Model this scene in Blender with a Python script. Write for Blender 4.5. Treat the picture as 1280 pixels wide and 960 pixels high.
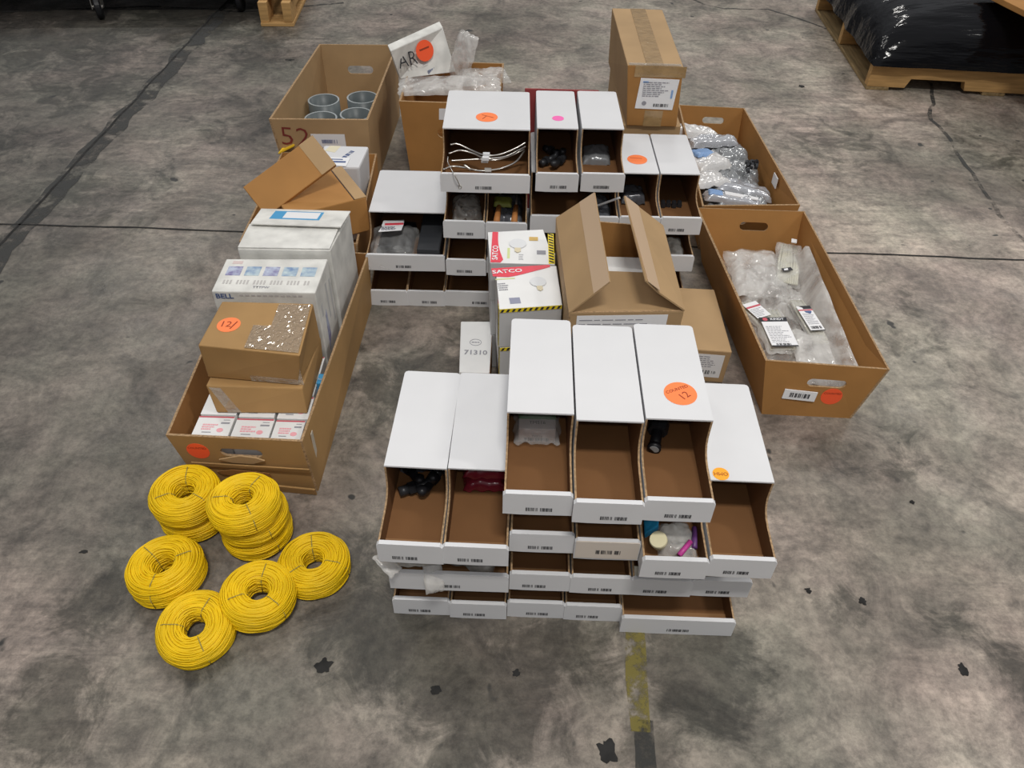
import bpy, math, random
from mathutils import Vector, Matrix, noise
random.seed(7)
R = math.radians
for o in list(bpy.data.objects): bpy.data.objects.remove(o)
SC = bpy.context.scene
COL = SC.collection

# ------------------------------------------------------------------ camera, world, lamps, exposure
CAM_H, FPX, PITCH, ROLL = 1.22, 956.5, 0.7503, -0.0276
cd = bpy.data.cameras.new('camera'); cam = bpy.data.objects.new('camera', cd); COL.objects.link(cam)
cd.sensor_width = 36; cd.lens = FPX*36/1280; cd.clip_start = .02; cd.clip_end = 60
cam.matrix_world = Matrix.Translation((0, 0, CAM_H)) @ Matrix.Rotation(math.pi/2-PITCH, 4, 'X') @ Matrix.Rotation(-ROLL, 4, 'Z')
SC.camera = cam
w = bpy.data.worlds.new('world'); SC.world = w; w.use_nodes = True
# a warehouse seen as surroundings: bright lamp-lit roof overhead, dim walls near the horizon
_n = w.node_tree.nodes; _l = w.node_tree.links
_tc = _n.new('ShaderNodeTexCoord'); _sp = _n.new('ShaderNodeSeparateXYZ'); _rp = _n.new('ShaderNodeValToRGB')
_l.new(_tc.outputs['Generated'], _sp.inputs[0]); _l.new(_sp.outputs[2], _rp.inputs[0])
_rp.color_ramp.elements[0].position = .22; _rp.color_ramp.elements[0].color = (.11, .11, .115, 1)
_rp.color_ramp.elements[1].position = .62; _rp.color_ramp.elements[1].color = (.44, .45, .47, 1)
_l.new(_rp.outputs[0], _n['Background'].inputs[0]); _n['Background'].inputs[1].default_value = 1.0
def area(name, loc, sx, sy, power, col=(1, .97, .92), rot=(0, 0, 0)):
    l = bpy.data.lights.new(name, 'AREA'); l.shape = 'RECTANGLE'; l.size = sx; l.size_y = sy; l.energy = power; l.color = col
    o = bpy.data.objects.new(name, l); COL.objects.link(o); o.location = loc; o.rotation_euler = rot
for i, (x, y, e) in enumerate([(.3, -1.35, 205), (-4.2, 8, 80), (1.2, 8.5, 110), (6, 7.5, 90), (5, .5, 120), (-2.5, 5, 40)]):
    area('ceiling_lamp', (x, y, 6), 1.2, .45, e)
area('camera_flash', (.05, -.02, 1.30), .05, .03, 1.7, (1, .98, .95), (R(45), 0, 0))
SC.view_settings.view_transform = 'Standard'; SC.view_settings.look = 'None'
SC.view_settings.exposure = 0.0; SC.view_settings.gamma = 1; SC.view_settings.use_curve_mapping = False

# ------------------------------------------------------------------ helpers
_s, _c = math.sin(PITCH), math.cos(PITCH)
def at(px, py, z=0.0):
    """world point at height z seen at this pixel (how the photo was measured)"""
    a, b = (px-640)/FPX, (480-py)/FPX
    cr, sr = math.cos(ROLL), math.sin(ROLL)
    u = a*cr+b*sr; v = -a*sr+b*cr
    y = (CAM_H-z)*(_c+v*_s)/(_s-v*_c); d = y*_c+(CAM_H-z)*_s
    return Vector((u*d, y, z))
def tag(o, label=None, cat=None, group=None, kind=None):
    if label: o['label'] = label
    if cat: o['category'] = cat
    if group: o['group'] = group
    if kind: o['kind'] = kind
    return o
def empty(name, loc, label, cat, group=None, rz=0):
    o = bpy.data.objects.new(name, None); COL.objects.link(o); o.location = loc; o.rotation_euler = (0, 0, rz)
    o.empty_display_size = .05
    return tag(o, label, cat, group)
class M:
    def __init__(s, off=(0, 0, 0)): s.v = []; s.f = []; s.m = []; s.off = Vector(off)
    def add(s, vs, fs, mi=0):
        b = len(s.v); s.v += [tuple(Vector(p)-s.off) for p in vs]
        for f in fs: s.f.append([b+i for i in f]); s.m.append(mi)
        return b
    def hexa(s, b4, t4, mi=0, mats=None):
        """b4/t4: bottom and top corners, counter-clockwise from above. mats = (bottom, top, front, right, back, left)"""
        fs = [(3, 2, 1, 0), (4, 5, 6, 7), (0, 1, 5, 4), (1, 2, 6, 5), (2, 3, 7, 6), (3, 0, 4, 7)]
        b = s.add(list(b4)+list(t4), [])
        for k, f in enumerate(fs): s.f.append([b+i for i in f]); s.m.append(mats[k] if mats else mi)
    def box(s, x0, x1, y0, y1, z0, z1, mi=0, mats=None):
        s.hexa([(x0, y0, z0), (x1, y0, z0), (x1, y1, z0), (x0, y1, z0)], [(x0, y0, z1), (x1, y0, z1), (x1, y1, z1), (x0, y1, z1)], mi, mats)
    def slab(s, quad, t, mi=0, mats=None, n=None):
        """a thin panel: quad of 4 points, thickness t along -normal. mats=(front, back, edge)"""
        q = [Vector(p) for p in quad]
        nn = n or (q[1]-q[0]).cross(q[3]-q[0]).normalized()
        b = [p-nn*t for p in q]; k = len(q)
        i = s.add(q+b, [])
        mf, mb, me = mats or (mi, mi, mi)
        s.f.append([i+j for j in range(k)]); s.m.append(mf)
        s.f.append([i+k+j for j in reversed(range(k))]); s.m.append(mb)
        for j in range(k):
            j2 = (j+1) % k; s.f.append([i+j2, i+j, i+k+j, i+k+j2]); s.m.append(me)
    def tube(s, pts, r, n=8, mi=0, closed=False, cap=True):
        pts = [Vector(p) for p in pts]; N = len(pts); rings = []
        up = Vector((0, 0, 1))
        for i, p in enumerate(pts):
            if closed: t = pts[(i+1) % N]-pts[i-1]
            else: t = pts[min(i+1, N-1)]-pts[max(i-1, 0)]
            t.normalize()
            a = t.cross(up)
            if a.length < 1e-3: a = t.cross(Vector((1, 0, 0)))
            a.normalize(); b = t.cross(a)
            rr = r[i] if isinstance(r, (list, tuple)) else r
            rings.append([p+(a*math.cos(2*math.pi*k/n)+b*math.sin(2*math.pi*k/n))*rr for k in range(n)])
        base = s.add([q for rg in rings for q in rg], [])
        for i in range(N if closed else N-1):
            j = (i+1) % N
            for k in range(n):
                k2 = (k+1) % n
                s.f.append([base+i*n+k, base+i*n+k2, base+j*n+k2, base+j*n+k]); s.m.append(mi)
        if cap and not closed:
            s.f.append([base+k for k in reversed(range(n))]); s.m.append(mi)
            s.f.append([base+(N-1)*n+k for k in range(n)]); s.m.append(mi)
    def lathe(s, prof, n=32, mi=0, fr=None, close=True):
        """prof: closed loop of (r, z)"""
        fr = fr or Matrix.Identity(4); k = len(prof)
        vs = [fr @ Vector((r*math.cos(2*math.pi*i/n), r*math.sin(2*math.pi*i/n), z)) for i in range(n) for r, z in prof]
        b = s.add(vs, [])
        for i in range(n):
            j = (i+1) % n
            for q in range(k if close else k-1):
                q2 = (q+1) % k
                s.f.append([b+i*k+q, b+j*k+q, b+j*k+q2, b+i*k+q2]); s.m.append(mi)
    def mesh(s, name, mats, smooth=False):
        me = bpy.data.meshes.new(name); me.from_pydata(s.v, [], s.f)
        for m in mats: me.materials.append(m)
        for p, i in zip(me.polygons, s.m): p.material_index = i; p.use_smooth = smooth
        me.update(); return me
def link(name, me, parent=None, bevel=0, recalc=False):
    o = bpy.data.objects.new(name, me); COL.objects.link(o); o.parent = parent
    if bevel:
        b = o.modifiers.new('bevel', 'BEVEL'); b.width = bevel; b.segments = 2; b.limit_method = 'ANGLE'; b.angle_limit = R(40)
    return o
def part(name, m, mats, parent=None, smooth=False, bevel=0):
    if not isinstance(mats, (list, tuple)): mats = [mats]
    me = m.mesh(name, mats, smooth)
    import bmesh
    bm = bmesh.new(); bm.from_mesh(me); bmesh.ops.recalc_face_normals(bm, faces=bm.faces); bm.to_mesh(me); bm.free()
    return link(name, me, parent, bevel)
def copy_tree(o, parent=None):
    c = o.copy(); COL.objects.link(c); c.parent = parent
    for ch in list(o.children): copy_tree(ch, c)
    return c

# frames: (origin, U, V) unit vectors on a surface; decals lie a hair above it
class Fr:
    def __init__(s, O, U, V):
        s.O = Vector(O); s.U = Vector(U).normalized(); N = s.U.cross(Vector(V)).normalized(); s.N = N; s.V = N.cross(s.U)
    def p(s, u, v, h=0): return s.O+s.U*u+s.V*v+s.N*h
    def rot(s, a):
        return Fr(s.O, s.U*math.cos(a)+s.V*math.sin(a), s.V*math.cos(a)-s.U*math.sin(a))
    def mv(s, u, v): f = Fr(s.O, s.U, s.V); f.O = s.p(u, v); return f
def rects(name, fr, rs, mat, parent, h=.0005, off=(0, 0, 0)):
    m = M(off)
    for u0, u1, v0, v1 in rs:
        m.slab([fr.p(u0, v0, h), fr.p(u1, v0, h), fr.p(u1, v1, h), fr.p(u0, v1, h)], h*.6, n=fr.N)
    return part(name, m, mat, parent)
def poly(name, fr, pts, mat, parent, h=.0005, off=(0, 0, 0), t=None):
    m = M(off); m.slab([fr.p(u, v, h) for u, v in pts], t or h*.6, n=fr.N)
    return part(name, m, mat, parent)
_tc = {}
def text(name, s, size, fr, mat, parent, h=.0008, off=(0, 0, 0), sx=1, bold=0):
    """s centred on the frame origin, as a mesh"""
    key = (s, bold)
    if key not in _tc:
        c = bpy.data.curves.new('lettering', 'FONT'); c.body = s; c.align_x = 'CENTER'; c.align_y = 'CENTER'; c.size = 1; c.offset = bold; c.resolution_u = 2
        o = bpy.data.objects.new('lettering', c); COL.objects.link(o)
        dg = bpy.context.evaluated_depsgraph_get(); dg.update()
        me = bpy.data.meshes.new_from_object(o.evaluated_get(dg)); bpy.data.objects.remove(o)
        _tc[key] = me
    me = _tc[key].copy()
    for v in me.vertices: v.co = fr.p(v.co.x*size*sx, v.co.y*size, h)-Vector(off)
    me.materials.clear(); me.materials.append(mat)
    return link(name, me, parent)
def lines(fr, u0, u1, v0, v1, n, t, gap=.3):
    """rectangles that read as lines of small print"""
    rs = []
    for i in range(n):
        v = v1+(v0-v1)*(i+.5)/n; u = u0; e = u0+(u1-u0)*random.uniform(.6, 1)
        while u < e:
            l = random.uniform(.06, .2)*(u1-u0); rs.append((u, min(u+l, e), v-t/2, v+t/2)); u += l+(u1-u0)*.03
    return rs
def bars(u0, u1, v0, v1, n=22, seed=1):
    r = random.Random(seed); rs = []; u = u0; st = (u1-u0)/n
    for i in range(n):
        if r.random() < .86: rs.append((u, u+st*r.uniform(.35, .8), v0, v1))
        u += st
    return rs

# ------------------------------------------------------------------ materials
def mat(name, col, rough=.6, metal=0, nscale=None, namt=.12, bump=0, bscale=60, spec=.3, alpha=1, coat=0, col2=None, detail=4, stretch=None):
    m = bpy.data.materials.new(name); m.use_nodes = True; nt = m.node_tree; N = nt.nodes; L = nt.links
    b = N['Principled BSDF']; b.inputs['Base Color'].default_value = (*col, 1); b.inputs['Roughness'].default_value = rough
    b.inputs['Metallic'].default_value = metal; b.inputs['Specular IOR Level'].default_value = spec; b.inputs['Alpha'].default_value = alpha
    b.inputs['Coat Weight'].default_value = coat
    tc = N.new('ShaderNodeTexCoord'); src = tc.outputs['Object']
    if stretch:
        mp = N.new('ShaderNodeMapping'); mp.inputs['Scale'].default_value = stretch; L.new(src, mp.inputs[0]); src = mp.outputs[0]
    if nscale:
        n = N.new('ShaderNodeTexNoise'); n.inputs['Scale'].default_value = nscale; n.inputs['Detail'].default_value = detail; L.new(src, n.inputs[0])
        r = N.new('ShaderNodeValToRGB'); r.color_ramp.elements[0].position = .35; r.color_ramp.elements[1].position = .68
        c2 = col2 or tuple(c*(1-namt) for c in col)
        r.color_ramp.elements[0].color = (*c2, 1); r.color_ramp.elements[1].color = (*(col if col2 else tuple(min(1, c*(1+namt*.5)) for c in col)), 1)
        L.new(n.outputs[0], r.inputs[0]); L.new(r.outputs[0], b.inputs['Base Color'])
    if bump:
        n2 = N.new('ShaderNodeTexNoise'); n2.inputs['Scale'].default_value = bscale; n2.inputs['Detail'].default_value = 3; L.new(src, n2.inputs[0])
        bp = N.new('ShaderNodeBump'); bp.inputs['Strength'].default_value = bump; bp.inputs['Distance'].default_value = .01; L.new(n2.outputs[0], bp.inputs['Height']); L.new(bp.outputs[0], b.inputs['Normal'])
    return m
WHITE = mat('white_board', (.66, .66, .67), .55, nscale=9, namt=.03)
WHITEB = mat('white_glossy_board', (.78, .78, .77), .35, nscale=12, namt=.05)
GREYW = mat('pale_grey_board', (.50, .50, .50), .5)
DIRTYW = mat('scuffed_white_board', (.70, .69, .65), .6, nscale=22, namt=.18, detail=8)
KRAFT = mat('kraft_board', (.40, .195, .058), .75, nscale=7, namt=.13, detail=6)
KRAFTL = mat('light_kraft_board', (.42, .275, .14), .7, nscale=8, namt=.10, detail=6)
KRAFTD = mat('dark_kraft_board', (.28, .13, .04), .8, nscale=9, namt=.12)
KBAND = mat('folded_kraft_band', (.27, .14, .06), .8, nscale=14, namt=.08)
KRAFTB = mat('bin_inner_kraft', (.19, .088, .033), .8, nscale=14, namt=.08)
KEDGE = mat('corrugated_edge', (.40, .26, .14), .8, nscale=220, namt=.4)
OLDK = mat('worn_kraft_board', (.40, .235, .092), .7, nscale=5, namt=.2, detail=8)
TAPE = mat('packing_tape', (.37, .24, .11), .14, nscale=40, namt=.15, bump=.3, bscale=50, coat=.6)
CTAPE = mat('clear_tape', (.62, .56, .48), .12, bump=.9, bscale=90, alpha=.32, coat=1)
FOIL = mat('crinkled_tape', (.44, .33, .22), .13, bump=1.0, bscale=140, coat=1, alpha=.75)
PAPER = mat('label_paper', (.80, .80, .81), .5)
INK = mat('black_ink', (.03, .03, .035), .6)
GREYINK = mat('grey_ink', (.30, .30, .33), .6)
BLUEINK = mat('blue_ink', (.08, .12, .26), .5)
REDINK = mat('red_ink', (.55, .10, .13), .5)
PINKINK = mat('pink_ink', (.80, .38, .42), .5)
MARKER = mat('red_marker', (.20, .035, .03), .6)
ORANGE = mat('fluorescent_orange_sticker', (.95, .23, .07), .5)
ORANGER = mat('red_orange_sticker', (.95, .12, .04), .5)
AMBER = mat('amber_sticker', (.93, .40, .03), .5)
PINK = mat('pink_sticker', (.88, .15, .45), .5)
STKINK = mat('brown_pen', (.30, .05, .02), .6)
YELLOW = mat('yellow_wire', (.80, .52, .003), .5, nscale=18, namt=.12)
YELLOWC = mat('yellow_wire_inner', (.66, .43, .005), .6)
TIE = mat('wire_tie', (.30, .24, .06), .5)
BLACK = mat('black_plastic', (.012, .012, .014), .4)
DARK = mat('dark_metal', (.035, .036, .04), .38, metal=.3)
STEEL = mat('bright_steel', (.62, .60, .56), .28, metal=.9)
FILM = mat('black_stretch_film', (.004, .004, .005), .11, bump=.8, bscale=7, stretch=(.6, 3.5, 3.5), spec=.22)
WOOD = mat('pallet_wood', (.52, .31, .12), .7, nscale=14, namt=.25, stretch=(.5, 6, 6))
WOODD = mat('old_pallet_wood', (.30, .21, .10), .8, nscale=14, namt=.35, stretch=(6, .5, 6))
PVC = mat('grey_pvc', (.115, .135, .14), .38, nscale=10, namt=.1)
PVCE = mat('cut_pvc_edge', (.33, .36, .37), .5)
BLUE = mat('pale_blue_plastic', (.22, .36, .62), .35)
BLUED = mat('bright_blue_plastic', (.02, .22, .42), .35)
PURPLE = mat('purple_plastic', (.10, .035, .14), .35)
MAGENTA = mat('magenta_plastic', (.45, .05, .25), .3)
CREAM = mat('cream_plastic', (.70, .64, .42), .45)
CREAML = mat('milky_nylon', (.62, .60, .48), .4, nscale=40, namt=.1)
REDPK = mat('red_packet', (.20, .015, .03), .25, coat=.5)
SATRED = mat('red_carton_print', (.72, .06, .09), .35)
HAZY = mat('hazard_yellow', (.80, .62, .02), .4)
GREENP = mat('green_print', (.10, .22, .10), .5)
OLIVE = mat('olive_plastic', (.22, .24, .05), .5)
RUST = mat('orange_wood_handle', (.42, .17, .05), .6)
SKYP = mat('printed_photo', (.16, .25, .42), .4, nscale=60, col2=(.5, .6, .62), detail=6)
SKYQ = mat('printed_photo_purple', (.16, .13, .30), .4, nscale=70, col2=(.45, .5, .62), detail=6)
CYANP = mat('cyan_print', (.07, .33, .60), .4)
SOFTG = mat('soft_grey_print', (.68, .69, .70), .4)
BRASSP = mat('brass_print', (.66, .58, .40), .4)
def bagmat(name, col, a, rough=.15, bs=30, metal=0, bump=.7):
    m = mat(name, col, rough, metal=metal, bump=bump, bscale=bs, alpha=a, coat=.4, spec=.5)
    if a < .6:      # creased film: denser along the folds
        N = m.node_tree.nodes; L = m.node_tree.links; tc = N.new('ShaderNodeTexCoord')
        n = N.new('ShaderNodeTexNoise'); n.inputs['Scale'].default_value = 8; n.inputs['Detail'].default_value = 4; n.inputs['Distortion'].default_value = .8; L.new(tc.outputs['Object'], n.inputs[0])
        s1 = N.new('ShaderNodeMath'); s1.operation = 'SUBTRACT'; s1.inputs[1].default_value = .5; L.new(n.outputs[0], s1.inputs[0])
        s2 = N.new('ShaderNodeMath'); s2.operation = 'ABSOLUTE'; L.new(s1.outputs[0], s2.inputs[0])
        r = N.new('ShaderNodeValToRGB'); e = r.color_ramp.elements; e[0].position = 0; e[1].position = .12; hi, lo = min(1, a*1.9), a*.72
        e[0].color = (hi, hi, hi, 1); e[1].color = (lo, lo, lo, 1); L.new(s2.outputs[0], r.inputs[0]); L.new(r.outputs[0], N['Principled BSDF'].inputs['Alpha'])
    return m
CLEAR = bagmat('clear_bag', (.72, .71, .68), .24, bs=26)
CLEARX = bagmat('thin_clear_bag', (.75, .75, .74), .13, bs=26)
CLEARM = bagmat('milky_bag', (.70, .68, .65), .32, bs=22, rough=.12, bump=1.0)
CLEARG = bagmat('grey_bag', (.50, .48, .44), .36, bs=26)
SILVER = bagmat('silver_bag', (.50, .51, .54), .95, .2, 17, .35)
SILVERD = bagmat('smoky_bag', (.27, .28, .29), .92, .22, 20, .2)
SILVERW = bagmat('white_silver_bag', (.70, .69, .68), .96, .25, 16, .1)
DARKBAG = bagmat('dark_bag', (.10, .105, .12), .85, .16, 34)

SPOTS = [(600, 840, .30, 1.0), (480, 800, .22, .9), (870, 830, .20, 1.0), (720, 800, .2, .7), (380, 560, .3, .5), (120, 760, .16, .8), (250, 815, .12, .8), (60, 880, .2, .7), (820, 950, .12, .7),
         (430, 700, .2, .6), (1040, 185, .35, .6), (930, 190, .3, .5), (1220, 190, .3, .5), (1100, 400, .4, .45), (1110, 560, .25, .45), (520, 480, .35, .7), (290, 150, .5, .45), (120, 110, .6, .55), (30, 180, .5, .5), (230, 20, .9, .75), (60, 40, 1.0, .8), (330, 60, .6, .5), (120, 240, .5, .55), (1050, 760, .1, .5), (1250, 830, .2, .5)]
def floor_material():
    m = bpy.data.materials.new('stained_concrete'); m.use_nodes = True; nt = m.node_tree; N = nt.nodes; L = nt.links
    b = N['Principled BSDF']; tc = N.new('ShaderNodeTexCoord')
    def nz(sc, det, rough=.6, vec=None, dist=0):
        n = N.new('ShaderNodeTexNoise'); n.inputs['Scale'].default_value = sc; n.inputs['Detail'].default_value = det
        n.inputs['Roughness'].default_value = rough; n.inputs['Distortion'].default_value = dist
        L.new(vec or tc.outputs['Object'], n.inputs[0]); return n.outputs[0]
    def ramp(src, p0, c0, p1, c1):
        r = N.new('ShaderNodeValToRGB'); e = r.color_ramp.elements
        e[0].position = p0; e[0].color = (*c0, 1); e[1].position = p1; e[1].color = (*c1, 1); L.new(src, r.inputs[0]); return r.outputs[0]
    def mix(mode, fac, a, c):
        x = N.new('ShaderNodeMix'); x.data_type = 'RGBA'; x.blend_type = mode
        if isinstance(fac, float): x.inputs[0].default_value = fac
        else: L.new(fac, x.inputs[0])
        for s, q in ((6, a), (7, c)):
            if isinstance(q, tuple): x.inputs[s].default_value = (*q, 1)
            else: L.new(q, x.inputs[s])
        return x.outputs[2]
    base = ramp(nz(1.5, 9, .66, dist=.5), .34, (.115, .103, .090), .66, (.285, .255, .229))
    med = ramp(nz(6.5, 10, .72, dist=.8), .36, (.42, .42, .42), .60, (1.18, 1.16, 1.14))
    c = mix('MULTIPLY', .85, base, med)
    mp = N.new('ShaderNodeMapping'); mp.inputs['Rotation'].default_value = (0, 0, R(-42)); mp.inputs['Scale'].default_value = (3, 17, 1); L.new(tc.outputs['Object'], mp.inputs[0])
    scr = ramp(nz(1.9, 8, .72, mp.outputs[0], .5), .40, (.78, .78, .78), .66, (1.5, 1.48, 1.45))
    gate = ramp(nz(1.1, 3, .5), .46, (0, 0, 0), .60, (1, 1, 1))
    c = mix('MIX', gate, c, mix('MULTIPLY', .75, c, scr))
    fine = ramp(nz(48, 6, .8), .38, (.56, .56, .56), .60, (1.12, 1.12, 1.11)); c = mix('MULTIPLY', .8, c, fine)
    hue = ramp(nz(2.6, 4, .6), .36, (.95, .99, .93), .64, (1.06, .985, .975)); c = mix('MULTIPLY', 1.0, c, hue)
    # oily stains; the wide top-left spots paint light falloff into the slab
    acc = None
    for px, py, r, k in SPOTS:
        q = at(px, py); dn = N.new('ShaderNodeVectorMath'); dn.operation = 'DISTANCE'; dn.inputs[1].default_value = q; L.new(tc.outputs['Object'], dn.inputs[0])
        m_ = N.new('ShaderNodeMapRange'); m_.interpolation_type = 'SMOOTHSTEP'; m_.inputs[1].default_value = 0; m_.inputs[2].default_value = r; m_.inputs[3].default_value = k; m_.inputs[4].default_value = 0; L.new(dn.outputs['Value'], m_.inputs[0])
        if acc is None: acc = m_.outputs[0]
        else:
            ad = N.new('ShaderNodeMath'); ad.operation = 'MAXIMUM'; L.new(acc, ad.inputs[0]); L.new(m_.outputs[0], ad.inputs[1]); acc = ad.outputs[0]
    ad = N.new('ShaderNodeMath'); ad.operation = 'MULTIPLY_ADD'; L.new(nz(9, 9, .72, dist=.7), ad.inputs[0]); ad.inputs[1].default_value = 1.3
    mm = N.new('ShaderNodeMath'); mm.operation = 'MULTIPLY_ADD'; L.new(acc, mm.inputs[0]); mm.inputs[1].default_value = .55; mm.inputs[2].default_value = -.55; L.new(mm.outputs[0], ad.inputs[2])
    st = ramp(ad.outputs[0], .26, (0, 0, 0), .44, (.9, .9, .9)); c = mix('MIX', st, c, mix('MULTIPLY', 1.0, c, (.36, .37, .36)))
    sp = ramp(nz(15, 2, .5), .255, (1, 1, 1), .28, (0, 0, 0)); c = mix('MIX', sp, c, (.028, .027, .025))
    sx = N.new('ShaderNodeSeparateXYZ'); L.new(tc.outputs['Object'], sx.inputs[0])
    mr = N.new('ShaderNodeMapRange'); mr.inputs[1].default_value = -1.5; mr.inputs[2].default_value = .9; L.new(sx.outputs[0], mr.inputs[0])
    lr = ramp(mr.outputs[0], 0, (.80, .81, .80), 1, (1.62, 1.60, 1.57)); c = mix('MULTIPLY', 1.0, c, lr)  # uneven lighting painted into the colour: dimmer at left, brighter at right
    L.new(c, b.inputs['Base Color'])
    rr = ramp(nz(5, 5), .35, (.34, .34, .34), .65, (.56, .56, .56)); L.new(rr, b.inputs['Roughness'])
    bp = N.new('ShaderNodeBump'); bp.inputs['Strength'].default_value = .25; bp.inputs['Distance'].default_value = .004; L.new(nz(60, 4), bp.inputs['Height']); L.new(bp.outputs[0], b.inputs['Normal'])
    b.inputs['Specular IOR Level'].default_value = .45
    return m
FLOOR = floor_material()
JOINT = mat('joint_filler', (.022, .021, .02), .8, nscale=30, namt=.5)
def worn(name, col, thr, sc):
    """paint or stain that has partly rubbed away"""
    m = bpy.data.materials.new(name); m.use_nodes = True; nt = m.node_tree; N = nt.nodes; L = nt.links
    b = N['Principled BSDF']; b.inputs['Base Color'].default_value = (*col, 1); b.inputs['Roughness'].default_value = .7
    tc = N.new('ShaderNodeTexCoord'); n = N.new('ShaderNodeTexNoise'); n.inputs['Scale'].default_value = sc; n.inputs['Detail'].default_value = 8; n.inputs['Roughness'].default_value = .7
    L.new(tc.outputs['Object'], n.inputs[0]); r = N.new('ShaderNodeValToRGB'); e = r.color_ramp.elements
    e[0].position = thr; e[0].color = (0, 0, 0, 1); e[1].position = thr+.13; e[1].color = (.8, .8, .8, 1)
    L.new(n.outputs[0], r.inputs[0]); L.new(r.outputs[0], b.inputs['Alpha']); return m
STAIN = worn('dark_stain', (.03, .03, .027), .40, 13)
SEAL = worn('joint_smear', (.038, .038, .036), .40, 9)
PAINT = worn('worn_yellow_paint', (.19, .155, .03), .40, 30)

# ------------------------------------------------------------------ the floor
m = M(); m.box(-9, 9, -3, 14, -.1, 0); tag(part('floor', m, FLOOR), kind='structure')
def ribbon(name, pts, wd, z, mt, jit=0, kind='structure'):
    P = []
    pts = [Vector((x, y, 0)) for x, y in pts]
    for a, b in zip(pts, pts[1:]):
        n = max(2, int((b-a).length/.05))
        for i in range(n): P.append(a.lerp(b, i/n))
    P.append(pts[-1]); vs = []
    for i, p in enumerate(P):
        t = (P[min(i+1, len(P)-1)]-P[max(i-1, 0)]).normalized(); s = Vector((-t.y, t.x, 0))
        q = p+s*jit*noise.noise(p*5)+s*jit*.4*noise.noise(p*23)
        ww = wd*(1+.35*noise.noise(p*9+Vector((3, 1, 0))))/2
        vs += [(*(q+s*ww).xy, z), (*(q-s*ww).xy, z)]
    m = M(); m.add(vs, [(2*i, 2*i+1, 2*i+3, 2*i+2) for i in range(len(P)-1)])
    return tag(part(name, m, mt), kind=kind)
ribbon('trim_1', [(-6, 1.99), (-1.5, 1.937), (0, 1.925), (1.5, 1.893), (6, 1.86)], .007, .0012, JOINT, .006)
ribbon('trim_2', [(-1.455, -2), (-1.46, 2), (-1.452, 6), (-1.44, 12)], .008, .0012, JOINT, .008)
ribbon('trim_3', [(-1.43, 1.3), (-1.445, 2), (-1.435, 3), (-1.42, 4.6)], .075, .0008, SEAL, .03)
ribbon('trim_4', [at(*p).xy for p in [(850, -8), (880, 6), (905, 12), (960, 11), (1030, 35), (1100, 62), (1163, 105), (1166, 150), (1190, 182), (1222, 225), (1248, 268), (1300, 320)]], .014, .0008, SEAL, .02)
ribbon('trim_5', [at(*p).xy for p in [(793, 780), (796, 850), (800, 915)]], .034, .0010, PAINT, .004)
ribbon('trim_6', [at(*p).xy for p in [(803, 900), (808, 985)]], .034, .0008, STAIN, .004)
ribbon('trim_7', [at(*p).xy for p in [(0, 15), (180, 8), (300, 14), (430, 4)]], .02, .0008, SEAL, .02)
def blot(k, px, py, r, asp=1, rz=0):
    c = at(px, py); pts = []
    for i in range(28):
        a = i/28*2*math.pi; q = r*(1+.55*noise.noise(Vector((math.cos(a)*1.6+px, math.sin(a)*1.6+py, 0)))+.3*noise.noise(Vector((math.cos(a)*5+px, math.sin(a)*5, 3))))
        x, y = q*math.cos(a), q*math.sin(a)*asp
        pts.append((c.x+x*math.cos(rz)-y*math.sin(rz), c.y+x*math.sin(rz)+y*math.cos(rz), .0009))
    m = M(); m.add(pts, [list(range(28))]); tag(part('trim_%d' % k, m, JOINT if r < .02 else STAIN), kind='structure')
for k, a in enumerate([(404, 833, .012), (760, 940, .014, 1.3), (1078, 752, .007), (1010, 738, .006), (1203, 837, .008, 1.4), (1140, 628, .005), (362, 75, .018, .4), (545, 862, .01, .7), (105, 690, .008, .5), (1002, 108, .012), (645, 842, .006)]): blot(8+k, *a)

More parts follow.
